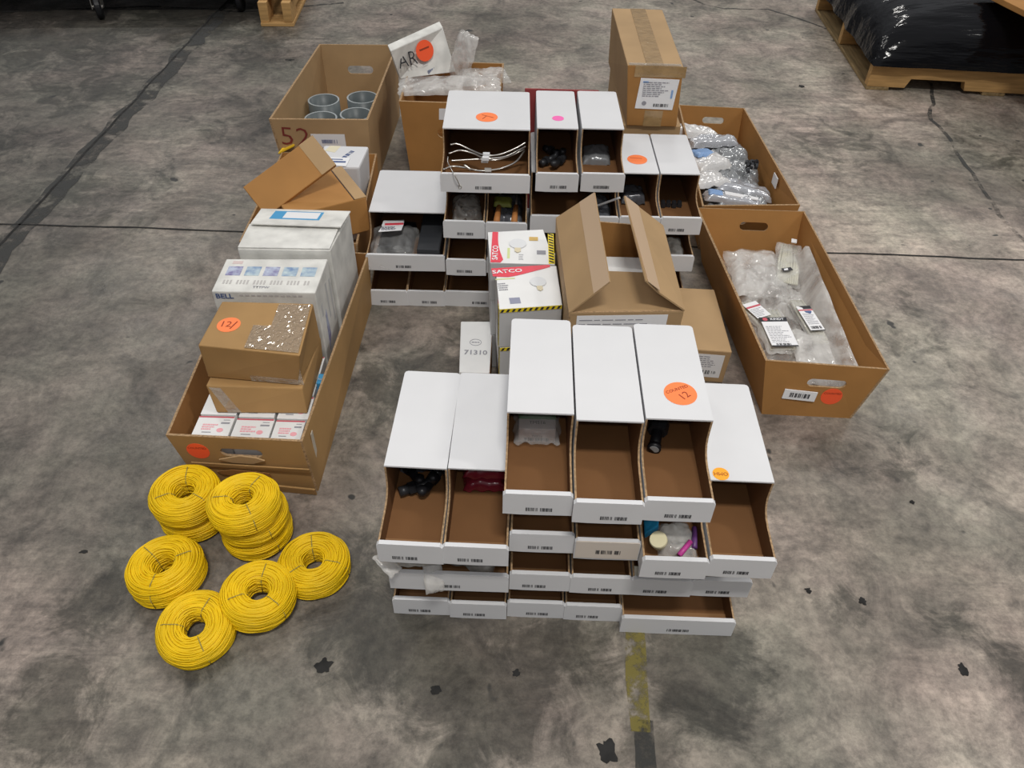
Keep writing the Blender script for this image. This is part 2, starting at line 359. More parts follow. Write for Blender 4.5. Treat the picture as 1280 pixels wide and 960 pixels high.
# ------------------------------------------------------------------ bins
H, LH, DL, LEN = .111, .045, .093, .309
TH = -.012
_bins = {}
def bin_meshes(wd):
    wd = round(wd, 3)
    if wd in _bins: return _bins[wd]
    t = .0028; n = 10
    prof = [(0.0, LH*.88), (.004, LH*.97), (.03, LH), (.055, LH+.001), (.072, LH+.004), (.083, LH+.010), (.0895, LH+.019), (.0925, LH+.031), (DL, H-.02), (DL, H-t)]
    prof += [(LEN-.004, H-t), (LEN, H-.006), (LEN, 0), (0, 0)]
    m = M()
    for x, outer in ((0, 0), (wd-t, 1)):
        k = len(prof)
        b = m.add([(x, y, z) for y, z in prof]+[(x+t, y, z) for y, z in prof], [])
        m.f.append([b+i for i in range(k)]); m.m.append(0 if outer == 0 else 1)
        m.f.append([b+k+i for i in reversed(range(k))]); m.m.append(1 if outer == 0 else 0)
        for i in range(k):
            j = (i+1) % k; m.f.append([b+i, b+j, b+k+j, b+k+i]); m.m.append(2)
    m.box(t, wd-t, .003, LEN-t, 0, t, mats=(0, 1, 1, 1, 1, 1))
    m.box(t, wd-t, LEN-t, LEN, 0, H-t, mats=(0, 0, 1, 1, 0, 1))
    m.box(t, wd-t, .004, .036, t, t*1.9, mi=3)
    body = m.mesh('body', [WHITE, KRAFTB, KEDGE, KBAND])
    # roof with soft rear corners
    m = M(); r = .006
    pts = [(0, DL), (wd, DL), (wd, LEN-r), (wd-r*.3, LEN-r*.3), (wd-r, LEN), (r, LEN), (r*.3, LEN-r*.3), (0, LEN-r)]
    m.slab([(x, y, H) for x, y in pts], t, mats=(0, 1, 0), n=Vector((0, 0, 1)))
    roof = m.mesh('top_panel', [WHITE, KRAFTB])
    m = M(); c = .004; e = .0015
    pts = [(-e, .001), (wd*.22, .0), (wd*.5, -.0008 if 0 else .0), (wd+e, .001), (wd+e, LH-c), (wd+e-c, LH+.001), (-e+c, LH+.001), (-e, LH-c)]
    m.slab([(x, -.0035, z) for x, z in pts], .0075, mats=(0, 1, 0), n=Vector((0, -1, 0)))
    lip = m.mesh('front_lip', [WHITE, KRAFTB])
    m = M(); f = Fr((wd*.52, -.0036, .0), (1, 0, 0), (0, 0, 1))
    for u0, u1, v0, v1 in bars(-.019, .019, .009, .0165, 24, int(wd*1000)): m.slab([f.p(u0, v0, .0004), f.p(u1, v0, .0004), f.p(u1, v1, .0004), f.p(u0, v1, .0004)], .0003, n=f.N)
    bc = m.mesh('barcode', [INK])
    _bins[wd] = (body, roof, lip, bc); return _bins[wd]
def bin_box(x, y, tier, label, group, wd=.0955, rz=TH, dz=0, mirror=False):
    e = empty('bin_box', (x, y, (tier-1)*H+dz), label, 'bin', group, rz)
    for nm, me in zip(('body', 'top_panel', 'front_lip', 'barcode'), bin_meshes(wd)):
        o = link(nm, me, e)
        if nm == 'barcode': o.location.x = random.uniform(-.012, .008)
    return e
def sticker(parent, u, v, r, mt, txt=None, num=None, rot=0, fr=None, tsize=.32, ink=STKINK, off=(0, 0, 0)):
    """round sticker; by default on a bin's top panel, u,v in the bin's own frame"""
    fr = fr or Fr((0, 0, H), (1, 0, 0), (0, 1, 0)); f = fr.mv(u, v).rot(rot)
    s = poly('sticker', f, [(r*math.cos(i/32*2*math.pi), r*math.sin(i/32*2*math.pi)) for i in range(32)], mt, parent, off=off)
    s['label'] = 'round %s sticker' % {'fluorescent_orange_sticker': 'orange', 'red_orange_sticker': 'red-orange', 'amber_sticker': 'amber', 'pink_sticker': 'pink'}[mt.name]
    if txt: text('printed_text', txt, r*tsize, f.mv(0, r*.38), ink, s, off=off, bold=.01)
    if num: text('handwritten_number', num, r*.75, f.mv(.1*r, -r*.28).rot(.25), ink, s, off=off)
    return s
GF = 'white bins stacked in the near block'; GR = 'white bins stacked in the far block'
NB = {}
NB['A1'] = bin_box(-.195, .711, 1, 'white bin at the left end of the near block, floor row', GF)
NB['B1'] = bin_box(-.096, .706, 1, 'white floor-row bin of the near block, second from its left end', GF)
NB['C1'] = bin_box(.004, .711, 1, 'white floor-row bin of the near block, third from its left end', GF)
NB['D1'] = bin_box(.103, .708, 1, 'white floor-row bin just left of the wide low bin with empty tray', GF)
NB['W'] = bin_box(.200, .687, 1, 'wide white bin on the floor at the near right corner with empty open tray', GF, wd=.191)
NB['AB'] = bin_box(-.189, .692, 2, 'wide white bin with clear plastic bags spilling over its lip', GF, wd=.191)
NB['C2'] = bin_box(.006, .696, 2, 'white second-row bin of the near block beside the bag-filled wide bin', GF)
NB['D2'] = bin_box(.105, .693, 2, 'white second-row bin below the bin with the beige taped front', GF)
NB['E2'] = bin_box(.204, .692, 2, 'white second-row bin right under the bin of plastic bag and round lid', GF)
NB['F2'] = bin_box(.299, .694, 2, 'white second-row bin at the right end of the near block', GF)
NB['A'] = bin_box(-.194, .669, 3, 'white topmost bin at the left end of the near block holding black fittings', GF, rz=-.03)
NB['B'] = bin_box(-.0955, .668, 3, 'white topmost bin holding dark red packets', GF, rz=-.02)
NB['C3'] = bin_box(.004, .694, 3, 'white third-row bin directly under the bin with a pale label packet', GF)
NB['D3'] = bin_box(.103, .684, 3, 'white third-row bin with a beige taped strip across its front', GF)
NB['E3'] = bin_box(.201, .654, 3, 'white third-row bin holding a plastic bag with a round cream lid', GF)
NB['F'] = bin_box(.302, .659, 3, 'white topmost bin at the right end with small amber sticker', GF, rz=-.02)
NB['C'] = bin_box(-.007, .681, 4, 'white topmost bin holding a pale label packet in a bag', GF)
NB['D'] = bin_box(.092, .669, 4, 'empty white topmost bin in the middle of the near block', GF)
NB['E'] = bin_box(.1915, .676, 4, 'white topmost bin with large orange sticker and black pipe fitting', GF)
FB = {}
FB['1a'] = bin_box(-.374, 1.600, 1, 'white floor-row bin of the far block nearest the long carton on the left', GR, rz=.006)
FB['1b'] = bin_box(-.278, 1.602, 1, 'white floor-row bin of the far block, second from the left', GR, rz=.0)
FB['1c'] = bin_box(-.180, 1.605, 1, 'wide white floor-row bin of the far block, in shade beside the bulb cartons', GR, wd=.193, rz=0)
FB['1d'] = bin_box(.020, 1.61, 1, 'white floor-row bin of the far block, behind the bulb cartons', GR, rz=0)
FB['1e'] = bin_box(.120, 1.615, 1, 'white floor-row bin of the far block, behind the carton with raised flaps', GR, rz=0)
FB['1f'] = bin_box(.245, 1.64, 1, 'wide white floor-row bin at the right end of the far block', GR, wd=.197, rz=0)
FB['2a'] = bin_box(-.370, 1.598, 2, 'wide white bin holding a black item in a clear bag with red label', GR, wd=.193, rz=.01)
FB['2b'] = bin_box(-.170, 1.586, 2, 'white second-row bin of the far block right of the black bagged item', GR, rz=0)
FB['2c'] = bin_box(-.070, 1.60, 2, 'white second-row bin of the far block hidden behind the rear bulb carton', GR, rz=0)
FB['2d'] = bin_box(.035, 1.62, 2, 'wide white second-row bin of the far block behind the flap carton', GR, wd=.2, rz=0)
FB['2e'] = bin_box(.247, 1.628, 2, 'wide white second-row bin at the right end of the far block', GR, wd=.2, rz=.01)
FB['3a'] = bin_box(-.172, 1.581, 3, 'white third-row bin holding clear bagged hardware under the wire hangers', GR, rz=0)
FB['3b'] = bin_box(-.072, 1.578, 3, 'white third-row bin holding orange-handled items', GR, rz=0)
FB['3c'] = bin_box(.034, 1.616, 3, 'wide white third-row bin with a pale rod leaning in it', GR, wd=.21, rz=.01)
FB['3d'] = bin_box(.249, 1.622, 3, 'white topmost bin with orange sticker below the tall taped carton', GR, rz=.01)
FB['3e'] = bin_box(.349, 1.624, 3, 'white topmost bin at the right end of the far block holding small black parts', GR, rz=.01)
FB['4a'] = bin_box(-.176, 1.601, 4, 'wide white topmost bin with loops of steel wire over its lip', GR, wd=.203, rz=.01)
FB['4b'] = bin_box(.043, 1.615, 4, 'white topmost bin with small pink sticker holding black fittings', GR, rz=.008)
FB['4c'] = bin_box(.148, 1.620, 4, 'plain white topmost bin holding a grey bag beside the pink-stickered bin', GR, wd=.0975, rz=.01)
def bin_local(b, px, py, z):
    return b.matrix_basis.inverted() @ at(px, py, z)
def stick_px(b, px, py, r, *a, **k):
    q = bin_local(b, px, py, b.location.z+H); return sticker(b, q.x, q.y, r, *a, **k)
stick_px(NB['E'], 850.5, 492, .0245, ORANGE, 'COUNTED', '12', rot=.45)
s = stick_px(NB['F'], 901, 592.5, .0125, AMBER, None, None, rot=-.1)
q = bin_local(NB['F'], 901, 592.5, 3*H); text('printed_text', 'OMH', .0095, Fr((q.x, q.y, H), (-1, 0, 0), (0, -1, 0)), STKINK, s)
s = stick_px(FB['4a'], 608.5, 146.5, .026, ORANGE, None, None)
q = bin_local(FB['4a'], 608.5, 146.5, 4*H)
rects('pen_mark', Fr((q.x, q.y, H), (1, 0, 0), (0, 1, 0)).rot(-.5), [(-.016, .016, .004, .0055), (-.004, -.0025, -.014, .005)], STKINK, s, h=.0009)
stick_px(FB['4b'], 697.5, 148, .014, PINK)
s = stick_px(FB['3d'], 796.5, 199.5, .025, ORANGE)
q = bin_local(FB['3d'], 796.5, 199.5, 3*H)
rects('pen_mark', Fr((q.x, q.y, H), (1, 0, 0), (0, 1, 0)).rot(-.1), [(-.018, .012, .006, .0072)], STKINK, s, h=.0009)
# beige taped strip over one lip
m = M(); m.box(.0, .0955, -.0055, -.0037, .006, .047)
part('taped_strip', m, mat('beige_strip', (.62, .55, .48), .35), NB['D3'])
rects('barcode', Fr((.05, -.0056, 0), (1, 0, 0), (0, 0, 1)), bars(-.019, .019, .018, .027, 24, 5), INK, NB['D3'])
for b in (NB['E2'], NB['F2']):      # folded tuck panel behind the lip
    m = M(); m.box(.003, .0925, .004, .024, .040, .0425); part('tuck_flap', m, mat('cream_board', (.66, .63, .54), .6), b)

# ------------------------------------------------------------------ bags and small contents
def pillow(fr, a, b, T, amp=.3, fold=7, seed=0, nx=28, ny=20, corner=5, off=(0, 0, 0), sag=0):
    """crumpled closed bag, half sizes a x b on frame fr, thickness T"""
    m = M(off); top = []; bot = []
    for j in range(ny+1):
        for i in range(nx+1):
            u, v = -1+2*i/nx, -1+2*j/ny
            k = max(0, (1-abs(u)**corner))**.5*max(0, (1-abs(v)**corner))**.5
            fq = fold*3.2; q = Vector((u*a*fq+seed*3.1, v*b*fq-seed*1.7, seed))
            n = .55*noise.noise(q)+.45*(.5-abs(noise.noise(q*1.7+Vector((4, 2, 1)))))*1.2+.16*noise.noise(q*4.1)
            ju = 1+.10*noise.noise(Vector((v*2.2+seed, seed, 1))); jv = 1+.14*noise.noise(Vector((u*2.2-seed, seed, 5)))
            hh = T*k*(.85+amp*n*1.6)
            edge = T*.35*noise.noise(Vector((u*3+seed, v*3, 9)))*(1-k)
            top.append(fr.p(u*a*ju, v*b*jv, hh+edge-sag*u*u)); bot.append(fr.p(u*a*ju, v*b*jv, -T*.10*k+edge-sag*u*u-.0008))
    W = nx+1
    f1 = [(j*W+i, j*W+i+1, (j+1)*W+i+1, (j+1)*W+i) for j in range(ny) for i in range(nx)]
    B = m.add(top, f1); C2 = m.add(bot, [tuple(reversed(f)) for f in f1])
    return m
def bag(name, fr, a, b, T, mt, label, cat, group=None, parent=None, **k):
    loc = fr.O.copy() if parent is None else Vector((0, 0, 0))
    m = pillow(fr, a, b, T, off=loc, **k); o = part(name, m, mt, parent, smooth=True)
    if parent is None: o.location = loc; tag(o, label, cat, group)
    return o
def F(x, y, z, rz=0, tilt=0, roll=0):
    Mx = Matrix.Rotation(rz, 3, 'Z') @ Matrix.Rotation(tilt, 3, 'X') @ Matrix.Rotation(roll, 3, 'Y')
    return Fr((x, y, z), Mx @ Vector((1, 0, 0)), Mx @ Vector((0, 1, 0)))
def FP(px, py, z, rz=0, tilt=0, roll=0):
    q = at(px, py, z); return F(q.x, q.y, q.z, rz, tilt, roll)
def fitting(loc, rz, s, label, group=None, mt=BLACK, tilt=0):
    """threaded elbow fitting: hex collar, bent pipe and nut"""
    e = empty('pipe_fitting', loc, label, 'pipe fitting', group, rz)
    m = M(); pts = [(0, 0, s*.5), (0, -s*.7, s*.5), (0, -s*1.1, s*.55), (0, -s*1.35, s*.8), (0, -s*1.4, s*1.15)]
    m.tube(pts, [s*.32, s*.32, s*.34, s*.34, s*.34], 14); part('elbow', m, mt, e, smooth=True)
    m = M(); m.tube([(0, .0, s*.5), (0, s*.45, s*.5)], s*.48, 6); part('hex_nut', m, mt, e)
    m = M(); m.tube([(0, s*.45, s*.5), (0, s*1.1, s*.5)], s*.36, 14); part('threaded_end', m, DARK, e, smooth=True)
    return e
# black fittings in the top left bin
zb = 2*H+.003
fitting((-.155, .80, zb), 2.0, .024, 'black elbow fitting at the left of the leftmost top bin')
fitting((-.128, .815, zb), -.4, .024, 'black elbow fitting whose end shows below the roof of the leftmost top bin')
fitting((-.165, .835, zb), .6, .023, 'black elbow fitting deepest in the leftmost top bin')
bag('parts_bag', F(-.145, .895, zb+.004), .040, .055, .050, DARKBAG, 'dark bag added behind the elbow fittings to blacken the leftmost top bin', 'bag', seed=44)  # made-up bag, put in to turn the bin's far end black
# red packets
for k, (yy, zz, tl) in enumerate([(.800, zb, 0), (.806, zb+.026, .05)]):
    bag('packet', F(-.040, yy+.03, zz+.004, .02, tl), .036, .028, .020, REDPK, ['dark red glossy packet lying on the bottom of its bin', 'dark red glossy packet on top of another in the bin'][k], 'packet', 'dark red packets', amp=.15, fold=4, seed=3+k)
# pale label packet in C
e = empty('label_packet', (.041, .825, 3*H+.003), 'pale packet of small cartons with barcode inside a top bin', 'packet')
m = M((.041, .825, 3*H+.003)); m.box(.012, .070, .815, .86, 3*H+.003, 3*H+.034); part('small_carton', m, mat('pinkish_board', (.46, .40, .38), .5), e, bevel=.0015)
f = Fr((.041, .8148, 3*H+.003), (1, 0, 0), (0, 0, 1)); o3 = (.041, .825, 3*H+.003)
rects('barcode', f, bars(-.02, .02, .004, .011, 26, 9), INK, e, off=o3)
rects('green_band', Fr((.041, .84, 3*H+.034), (1, 0, 0), (0, 1, 0)), [(-.029, .029, -.004, .02)], GREENP, e, off=o3)
text('printed_text', 'TM516', .009, Fr((.041, .828, 3*H+.034), (1, 0, 0), (0, 1, 0)), INK, e, off=o3)
text('printed_text', 'TM516', .006, Fr((.041, .8148, 3*H+.018), (1, 0, 0), (0, 0, 1)), INK, e, off=o3)
bag('clear_wrap', F(.041-.041, .838-.825, .012), .036, .036, .030, CLEARX, None, None, parent=e, amp=.12, seed=5)
# black conduit in E
e = empty('pipe_fitting', (.222, .80, 3*H+.003), 'black ribbed pipe fitting poking out in the orange-stickered bin', 'pipe fitting')
m = M(); m.tube([(0, 0, .010), (.008, .03, .012), (.015, .07, .018)], .0085, 14); m.tube([(0, -.001, .010), (.0015, .006, .0103)], .0105, 14); part('pipe', m, BLACK, e, smooth=True)
m = M(); m.tube([(-.0002, -.0016, .0099), (0.0, -.001, .010)], .0075, 14); part('pipe_mouth', m, PVCE, e)
m = M(); m.tube([(.009, .034, .012), (.014, .052, .015)], .016, 8); part('collar', m, DARK, e)
# bag with lid and coloured pieces in E3
e = empty('plastic_bag', (.245, .70, 2*H+.003), 'clear plastic bag with round cream lid, blue and purple pieces', 'bag')
def P0(px, py, z): return at(px, py, z)-Vector((.245, .70, 2*H+.003))
c = P0(823, 675, 2*H+.045)
m = M(); m.lathe([(0, .004), (.0125, .004), (.0135, .002), (.0135, -.004), (.0115, -.0045), (.011, -.018), (0, -.018)], 28, fr=Matrix.Translation(c) @ Matrix.Rotation(.30, 4, 'X') @ Matrix.Rotation(-.25, 4, 'Y'), close=False); part('round_lid', m, CREAM, e, smooth=False)
m = M(); a = P0(806, 660, 2*H+.03); b = P0(822, 655, 2*H+.03); m.slab([a+Vector((-.002, -.012, 0)), b+Vector((0, -.006, .004)), b+Vector((.004, .02, 0)), a+Vector((0, .02, 0))], .012); part('blue_piece', m, BLUED, e, bevel=.002)
m = M(); m.tube([P0(849, 694, 2*H+.044), P0(863, 677, 2*H+.046)], .0042, 10); part('magenta_tube', m, MAGENTA, e, smooth=True)
m = M(); m.tube([P0(868, 685, 2*H+.04), P0(868, 660, 2*H+.035)], .0045, 8); part('purple_rod', m, PURPLE, e, smooth=True)
bag('clear_film', F(.013, -.002, .008, .1), .029, .034, .034, CLEAR, None, None, parent=e, amp=.35, fold=9, seed=11)
bag('inner_pouch', F(.012, .02, .012, -.2), .020, .014, .014, CLEARG, None, None, parent=e, amp=.3, fold=8, seed=12)
# bags spilling from AB
bag('plastic_bag', F(-.150, .735, H+.050, .1, -.15), .048, .040, .018, CLEARG, 'crumpled clear bag on the wide left bin with tail over the lip', 'bag', amp=.4, fold=9, seed=21)
bag('plastic_bag', F(-.118, .690, H+.034, .25, .9, .1), .016, .026, .006, CLEARM, 'twisted clear bag end hanging over the lip of the wide left bin', 'bag', amp=.4, fold=6, seed=22)
bag('plastic_bag', F(-.190, .690, H+.070, -.75, .2, .5), .022, .012, .003, CLEARM, 'clear bag corner sticking out at the far left of the near block', 'bag', amp=.3, fold=6, seed=23)
bag('plastic_bag', F(-.05, .755, H+.030, -.3, .1), .040, .045, .020, CLEARG, 'grey clear bag lying in the right half of the wide left bin', 'bag', amp=.4, fold=9, seed=24)

# wire loops over the top far bin
def P4(u, v, z): return FB['4a'].matrix_basis @ Vector((u, v, z))
def smoothpath(pts, n=10):
    pts = [Vector(p) for p in pts]; out = []
    P = [2*pts[0]-pts[1]]+pts+[2*pts[-1]-pts[-2]]
    for i in range(1, len(P)-2):
        for k in range(n):
            t = k/n; a, b, c, d = P[i-1:i+3]
            out.append(.5*((2*b)+(c-a)*t+(2*a-5*b+4*c-d)*t*t+(3*b-3*c+d-a)*t*t*t))
    out.append(pts[-1]); return out
loops = [[(563, 181, .40), (572, 180, .40), (590, 188, .39), (607, 194, .39), (625, 193, .39), (645, 185, .40), (657, 178, .41)],
         [(561, 192, .39), (575, 188, .39), (592, 192, .385), (607, 198, .385), (630, 196, .385), (647, 188, .39), (657, 183, .40)],
         [(564, 201, .375), (580, 200, .375), (600, 199, .375), (620, 200, .375), (640, 194, .38), (656, 186, .39)],
         [(554, 212, .375), (566, 208, .375), (582, 210, .375), (598, 213.5, .377), (612, 213, .378), (628, 210, .378), (645, 202, .379), (656, 188, .385)]]
for k, L_ in enumerate(loops):
    pts = smoothpath([at(*p) for p in L_]); o0 = pts[0].copy()
    e = empty('wire_loop', o0, ['steel wire loop farthest back in the wide top bin', 'steel wire loop second from the back in the wide top bin', 'straight-lying steel wire loop in the wide top bin', 'steel wire loop lying nearest the lip of the wide top bin'][k], 'wire', 'steel wire loops in the wide top bin')
    m = M(o0); m.tube(pts, .0022, 8); part('wire', m, STEEL, e, smooth=True)
    m = M(o0); c = at(*[(608, 193.5, .392), (607, 198.5, .388), (606, 201, .38), (610, 213, .382)][k]); m.box(c.x-.008, c.x+.008, c.y-.004, c.y+.004, c.z-.004, c.z+.005); part('crimp_sleeve', m, PAPER if k < 3 else STEEL, e, bevel=.001)
pts = smoothpath([at(560, 196, .392), at(560, 203, .388), at(566, 215, .386), at(571, 224, .372), at(575, 232, .35)]); e = empty('wire_hook', pts[0], 'thin steel wire hook hanging down over the bin lip', 'wire')
m = M(pts[0]); m.tube(pts, .0013, 8); part('wire', m, STEEL, e, smooth=True); m = M(pts[0]); m.lathe([(.0035+.001*math.cos(a*math.pi/3), .001*math.sin(a*math.pi/3)) for a in range(6)], 16, fr=Matrix.Translation(pts[-1]-Vector((0, .001, .003))) @ Matrix.Rotation(R(90), 4, 'X')); part('eye_end', m, STEEL, e, smooth=True)
m = M(); a = at(581, 207, .383); b = at(588, 212, .383); m.tube([a, b], .003, 8); tag(part('metal_pin', m, STEEL), 'short bright metal pin among the wire loops', 'pin')
# contents of the other far bins
z4 = 3*H+.003; z3 = 2*H+.003
for k, (x, y, rz) in enumerate([(.072, 1.74, 2.4), (.100, 1.735, -.5), (.085, 1.79, .9)]):
    fitting((x, y, z4), rz, .023, ['black pipe fitting at the left in the pink-stickered bin', 'black pipe fitting at the right in the pink-stickered bin', 'black pipe fitting at the back of the pink-stickered bin'][k], 'black fittings in the pink-stickered bin', DARK)
bag('parts_bag', F(.193, 1.78, z4+.004, 0, .15), .034, .035, .022, SILVERD, 'grey bag of parts lying in the plain white top bin', 'bag', seed=31)
for k in range(4):
    m = M((.372+.014*k, 1.75, z3)); m.tube([(.372+.014*k, 1.74+.004*(k % 2), z3+.007), (.374+.014*k, 1.76, z3+.007)], .0065, 12)
    o = part('black_cap', m, DARK, None, smooth=False); o.location = (.372+.014*k, 1.75, z3)
    tag(o, 'small black cylindrical cap in the rightmost far bin, one of a row of four', 'cap', 'row of small black caps')
bag('parts_bag', F(.297, 1.78, z3+.004), .030, .03, .03, DARKBAG, 'dark bag in the bin with orange sticker below the taped carton', 'bag', seed=33)
bag('parts_bag', F(-.125, 1.70, z3+.004, .1), .036, .05, .026, CLEARG, 'clear bag of metal hardware in the bin below the wire loops', 'bag', seed=34, fold=12)
for k in range(5):
    x, y = -.15+.012*k, 1.672+.01*(k % 3); m = M(); m.lathe([(.004, 0), (.0075, 0), (.0075, .006), (.004, .006)], 6, fr=Matrix.Translation((x, y, z3+.018)) @ Matrix.Rotation(.6*k, 4, 'X'))
    tag(part('steel_nut', m, STEEL), 'steel nut on the clear bag in the bin below the wire loops', 'nut', 'loose steel nuts')
for k, (x0, x1) in enumerate([(-.048, -.044), (-.006, -.009)]):
    e = empty('hand_tool', (x0, 1.60, z3), ['left orange-handled tool in the bin right of the bagged hardware', 'right orange-handled tool in the bin right of the bagged hardware'][k], 'tool')
    m = M(); m.tube([(0, 0, .03), (.002, .035, .032), (.004, .07, .034)], [.008, .007, .006], 12); part('handle', m, RUST, e, smooth=True)
    m = M(); m.tube([(.004, .07, .034), (.006, .15, .04)], .003, 8); part('shaft', m, STEEL, e, smooth=True)
bag('parts_bag', F(-.022, 1.69, z3+.004), .036, .06, .03, DARKBAG, 'smoky bag behind the orange-handled tools', 'bag', seed=35)
bag('parts_bag', F(-.035, 1.685, z3+.034), .022, .02, .012, OLIVE, 'olive green packet on the smoky bag behind the tools', 'packet', seed=36)
m = M(); m.tube([at(747, 257, .262), at(775, 247, .29)], .0028, 10); tag(part('plastic_rod', m, PAPER), 'pale rod leaning over the lip between bins, left of the flap', 'rod')
bag('parts_bag', F(.20, 1.70, z3+.004), .035, .06, .03, DARKBAG, 'black bag in the wide third-row bin behind the pale rod', 'bag', seed=37)
bag('parts_bag', F(.40, 1.70, H+.006), .035, .05, .028, CLEARG, 'clear bag in the wide bin at the right end, second row', 'bag', seed=38)
e0 = (-.31, 1.66, H+.003)
e = empty('bagged_part', e0, 'black part in clear bag with red and white header label', 'bagged part')
m = M(); m.box(-.04, .045, -.035, .11, .004, .035); m.box(-.035, .03, -.03, .03, .035, .046); part('black_block', m, BLACK, e, bevel=.004)
bag('clear_film', F(-.002, .01, .006, .05, .05), .062, .075, .052, CLEARX, None, None, parent=e, seed=41, amp=.2, fold=9)
f = Fr(at(491, 284, H+.075)-Vector(e0), (1, .12, 0), (-.1, 1, -.1))
lb = poly('header_label', f, [(-.035, -.026), (.022, -.022), (.026, .004), (-.026, .004)], PAPER, e, h=.002)
rects('printed_text', f, lines(f, -.028, .018, -.02, .0, 5, .002), GREYINK, lb, h=.003)
l2 = poly('header_card', f, [(-.028, .006), (.027, .006), (.028, .036), (-.024, .036)], PAPER, e, h=.002)
rects('red_band', f, [(-.02, .027, .008, .018)], SATRED, l2, h=.003)
m = M((-.215, 1.66, H+.003)); m.box(-.245, -.188, 1.606, 1.85, H+.003, H+.058); o = part('dark_case', m, mat('dark_grey_case', (.03, .032, .036), .45), None, bevel=.003); o.location = (-.215, 1.66, H+.003)
tag(o, 'dark grey flat case beside the black bagged part', 'case')
# small red edge of a box behind
m = M(); m.box(.012, .2, 1.931, 1.935, 0, .4455); o = part('red_board', m, mat('dull_red_board', (.30, .05, .05), .6), None, bevel=.002)
tag(o, 'dull red board whose edge shows behind the top far bins', 'board')

# ------------------------------------------------------------------ cartons
def panel(m, quad, t, mats=(0, 1, 2), hole=None, n=None):
    """quad BL,BR,TR,TL seen from outside; hole=(cu,cv,hu,hv) stadium in unit coords scaled by real size"""
    q = [Vector(p) for p in quad]; nn = n or (q[1]-q[0]).cross(q[3]-q[0]).normalized()
    if not hole: m.slab(q, t, mats=mats, n=nn); return
    W = ((q[1]-q[0]).length+(q[2]-q[3]).length)/2; Hh = ((q[3]-q[0]).length+(q[2]-q[1]).length)/2
    def P(u, v, d=0): return (q[0]*(1-u)+q[1]*u)*(1-v)+(q[3]*(1-u)+q[2]*u)*v-nn*d
    cu, cv, hw, hh = hole; cx, cy = cu*W, cv*Hh; inner = []; N = 32
    for i in range(N):
        a = 2*math.pi*(i+.5)/N; x, y = math.cos(a)*hh, math.sin(a)*hh; x += (hw-hh)*(1 if x > 0 else -1); inner.append((cx+x, cy+y))
    outer = []
    for i in range(N):
        a = 2*math.pi*(i+.5)/N; dx, dy = math.cos(a), math.sin(a)
        k = min(((W-cx) if dx > 0 else cx)/max(abs(dx), 1e-6), ((Hh-cy) if dy > 0 else cy)/max(abs(dy), 1e-6)); outer.append([cx+dx*k, cy+dy*k])
    for c in ((0, 0), (W, 0), (W, Hh), (0, Hh)):
        j = min(range(N), key=lambda i: (outer[i][0]-c[0])**2+(outer[i][1]-c[1])**2); outer[j] = list(c)
    U = [P(x/W, y/Hh) for x, y in inner]; O = [P(x/W, y/Hh) for x, y in outer]; Ub = [P(x/W, y/Hh, t) for x, y in inner]; Ob = [P(x/W, y/Hh, t) for x, y in outer]
    b = m.add(U+O+Ub+Ob, [])
    for i in range(N):
        j = (i+1) % N
        m.f += [[b+i, b+N+i, b+N+j, b+j], [b+2*N+j, b+3*N+j, b+3*N+i, b+2*N+i], [b+i, b+j, b+2*N+j, b+2*N+i], [b+N+j, b+N+i, b+3*N+i, b+3*N+j]]
        m.m += [mats[0], mats[1], mats[2], mats[2]]
def open_carton(name, label, B, T, t=.005, mats=None, hole_f=None, hole_b=None, z0=0.0, group=None):
    """B,T: FL,FR,BR,BL corners of bottom and rim"""
    B = [Vector(b) for b in B]; T = [Vector(b) for b in T]; mats = mats or [KRAFT, KRAFT, KEDGE]
    c = sum(B, Vector())/4; c.z = B[0].z; e = empty(name, c, label, 'carton', group); off = c
    for nm, i, j, hl in (('front_panel', 0, 1, hole_f), ('side_panel', 1, 2, None), ('back_panel', 2, 3, hole_b), ('side_panel', 3, 0, None)):
        m = M(off); panel(m, [B[i], B[j], T[j], T[i]], t, hole=hl); part(nm, m, mats, e)
    m = M(off); u = Vector((0, 0, .004)); cc = c
    m.slab([p+(cc-p)*.015+u for p in B], .003, n=Vector((0, 0, 1))); part('base_panel', m, mats[1], e)
    return e, off
def carton(name, label, B, T, mats, cat='carton', group=None, bevel=.0025, fm=None):
    B = [Vector(b) for b in B]; T = [Vector(b) for b in T]; c = sum(B, Vector())/4; c.z = min(b.z for b in B)
    e = empty(name, c, label, cat, group); m = M(c); m.hexa(B, T, mats=fm); part('body', m, mats, e, bevel=bevel); return e, c
def rect4(x0, x1, y0, y1, z): return [(x0, y0, z), (x1, y0, z), (x1, y1, z), (x0, y1, z)]
def V(*a): return Vector(a)

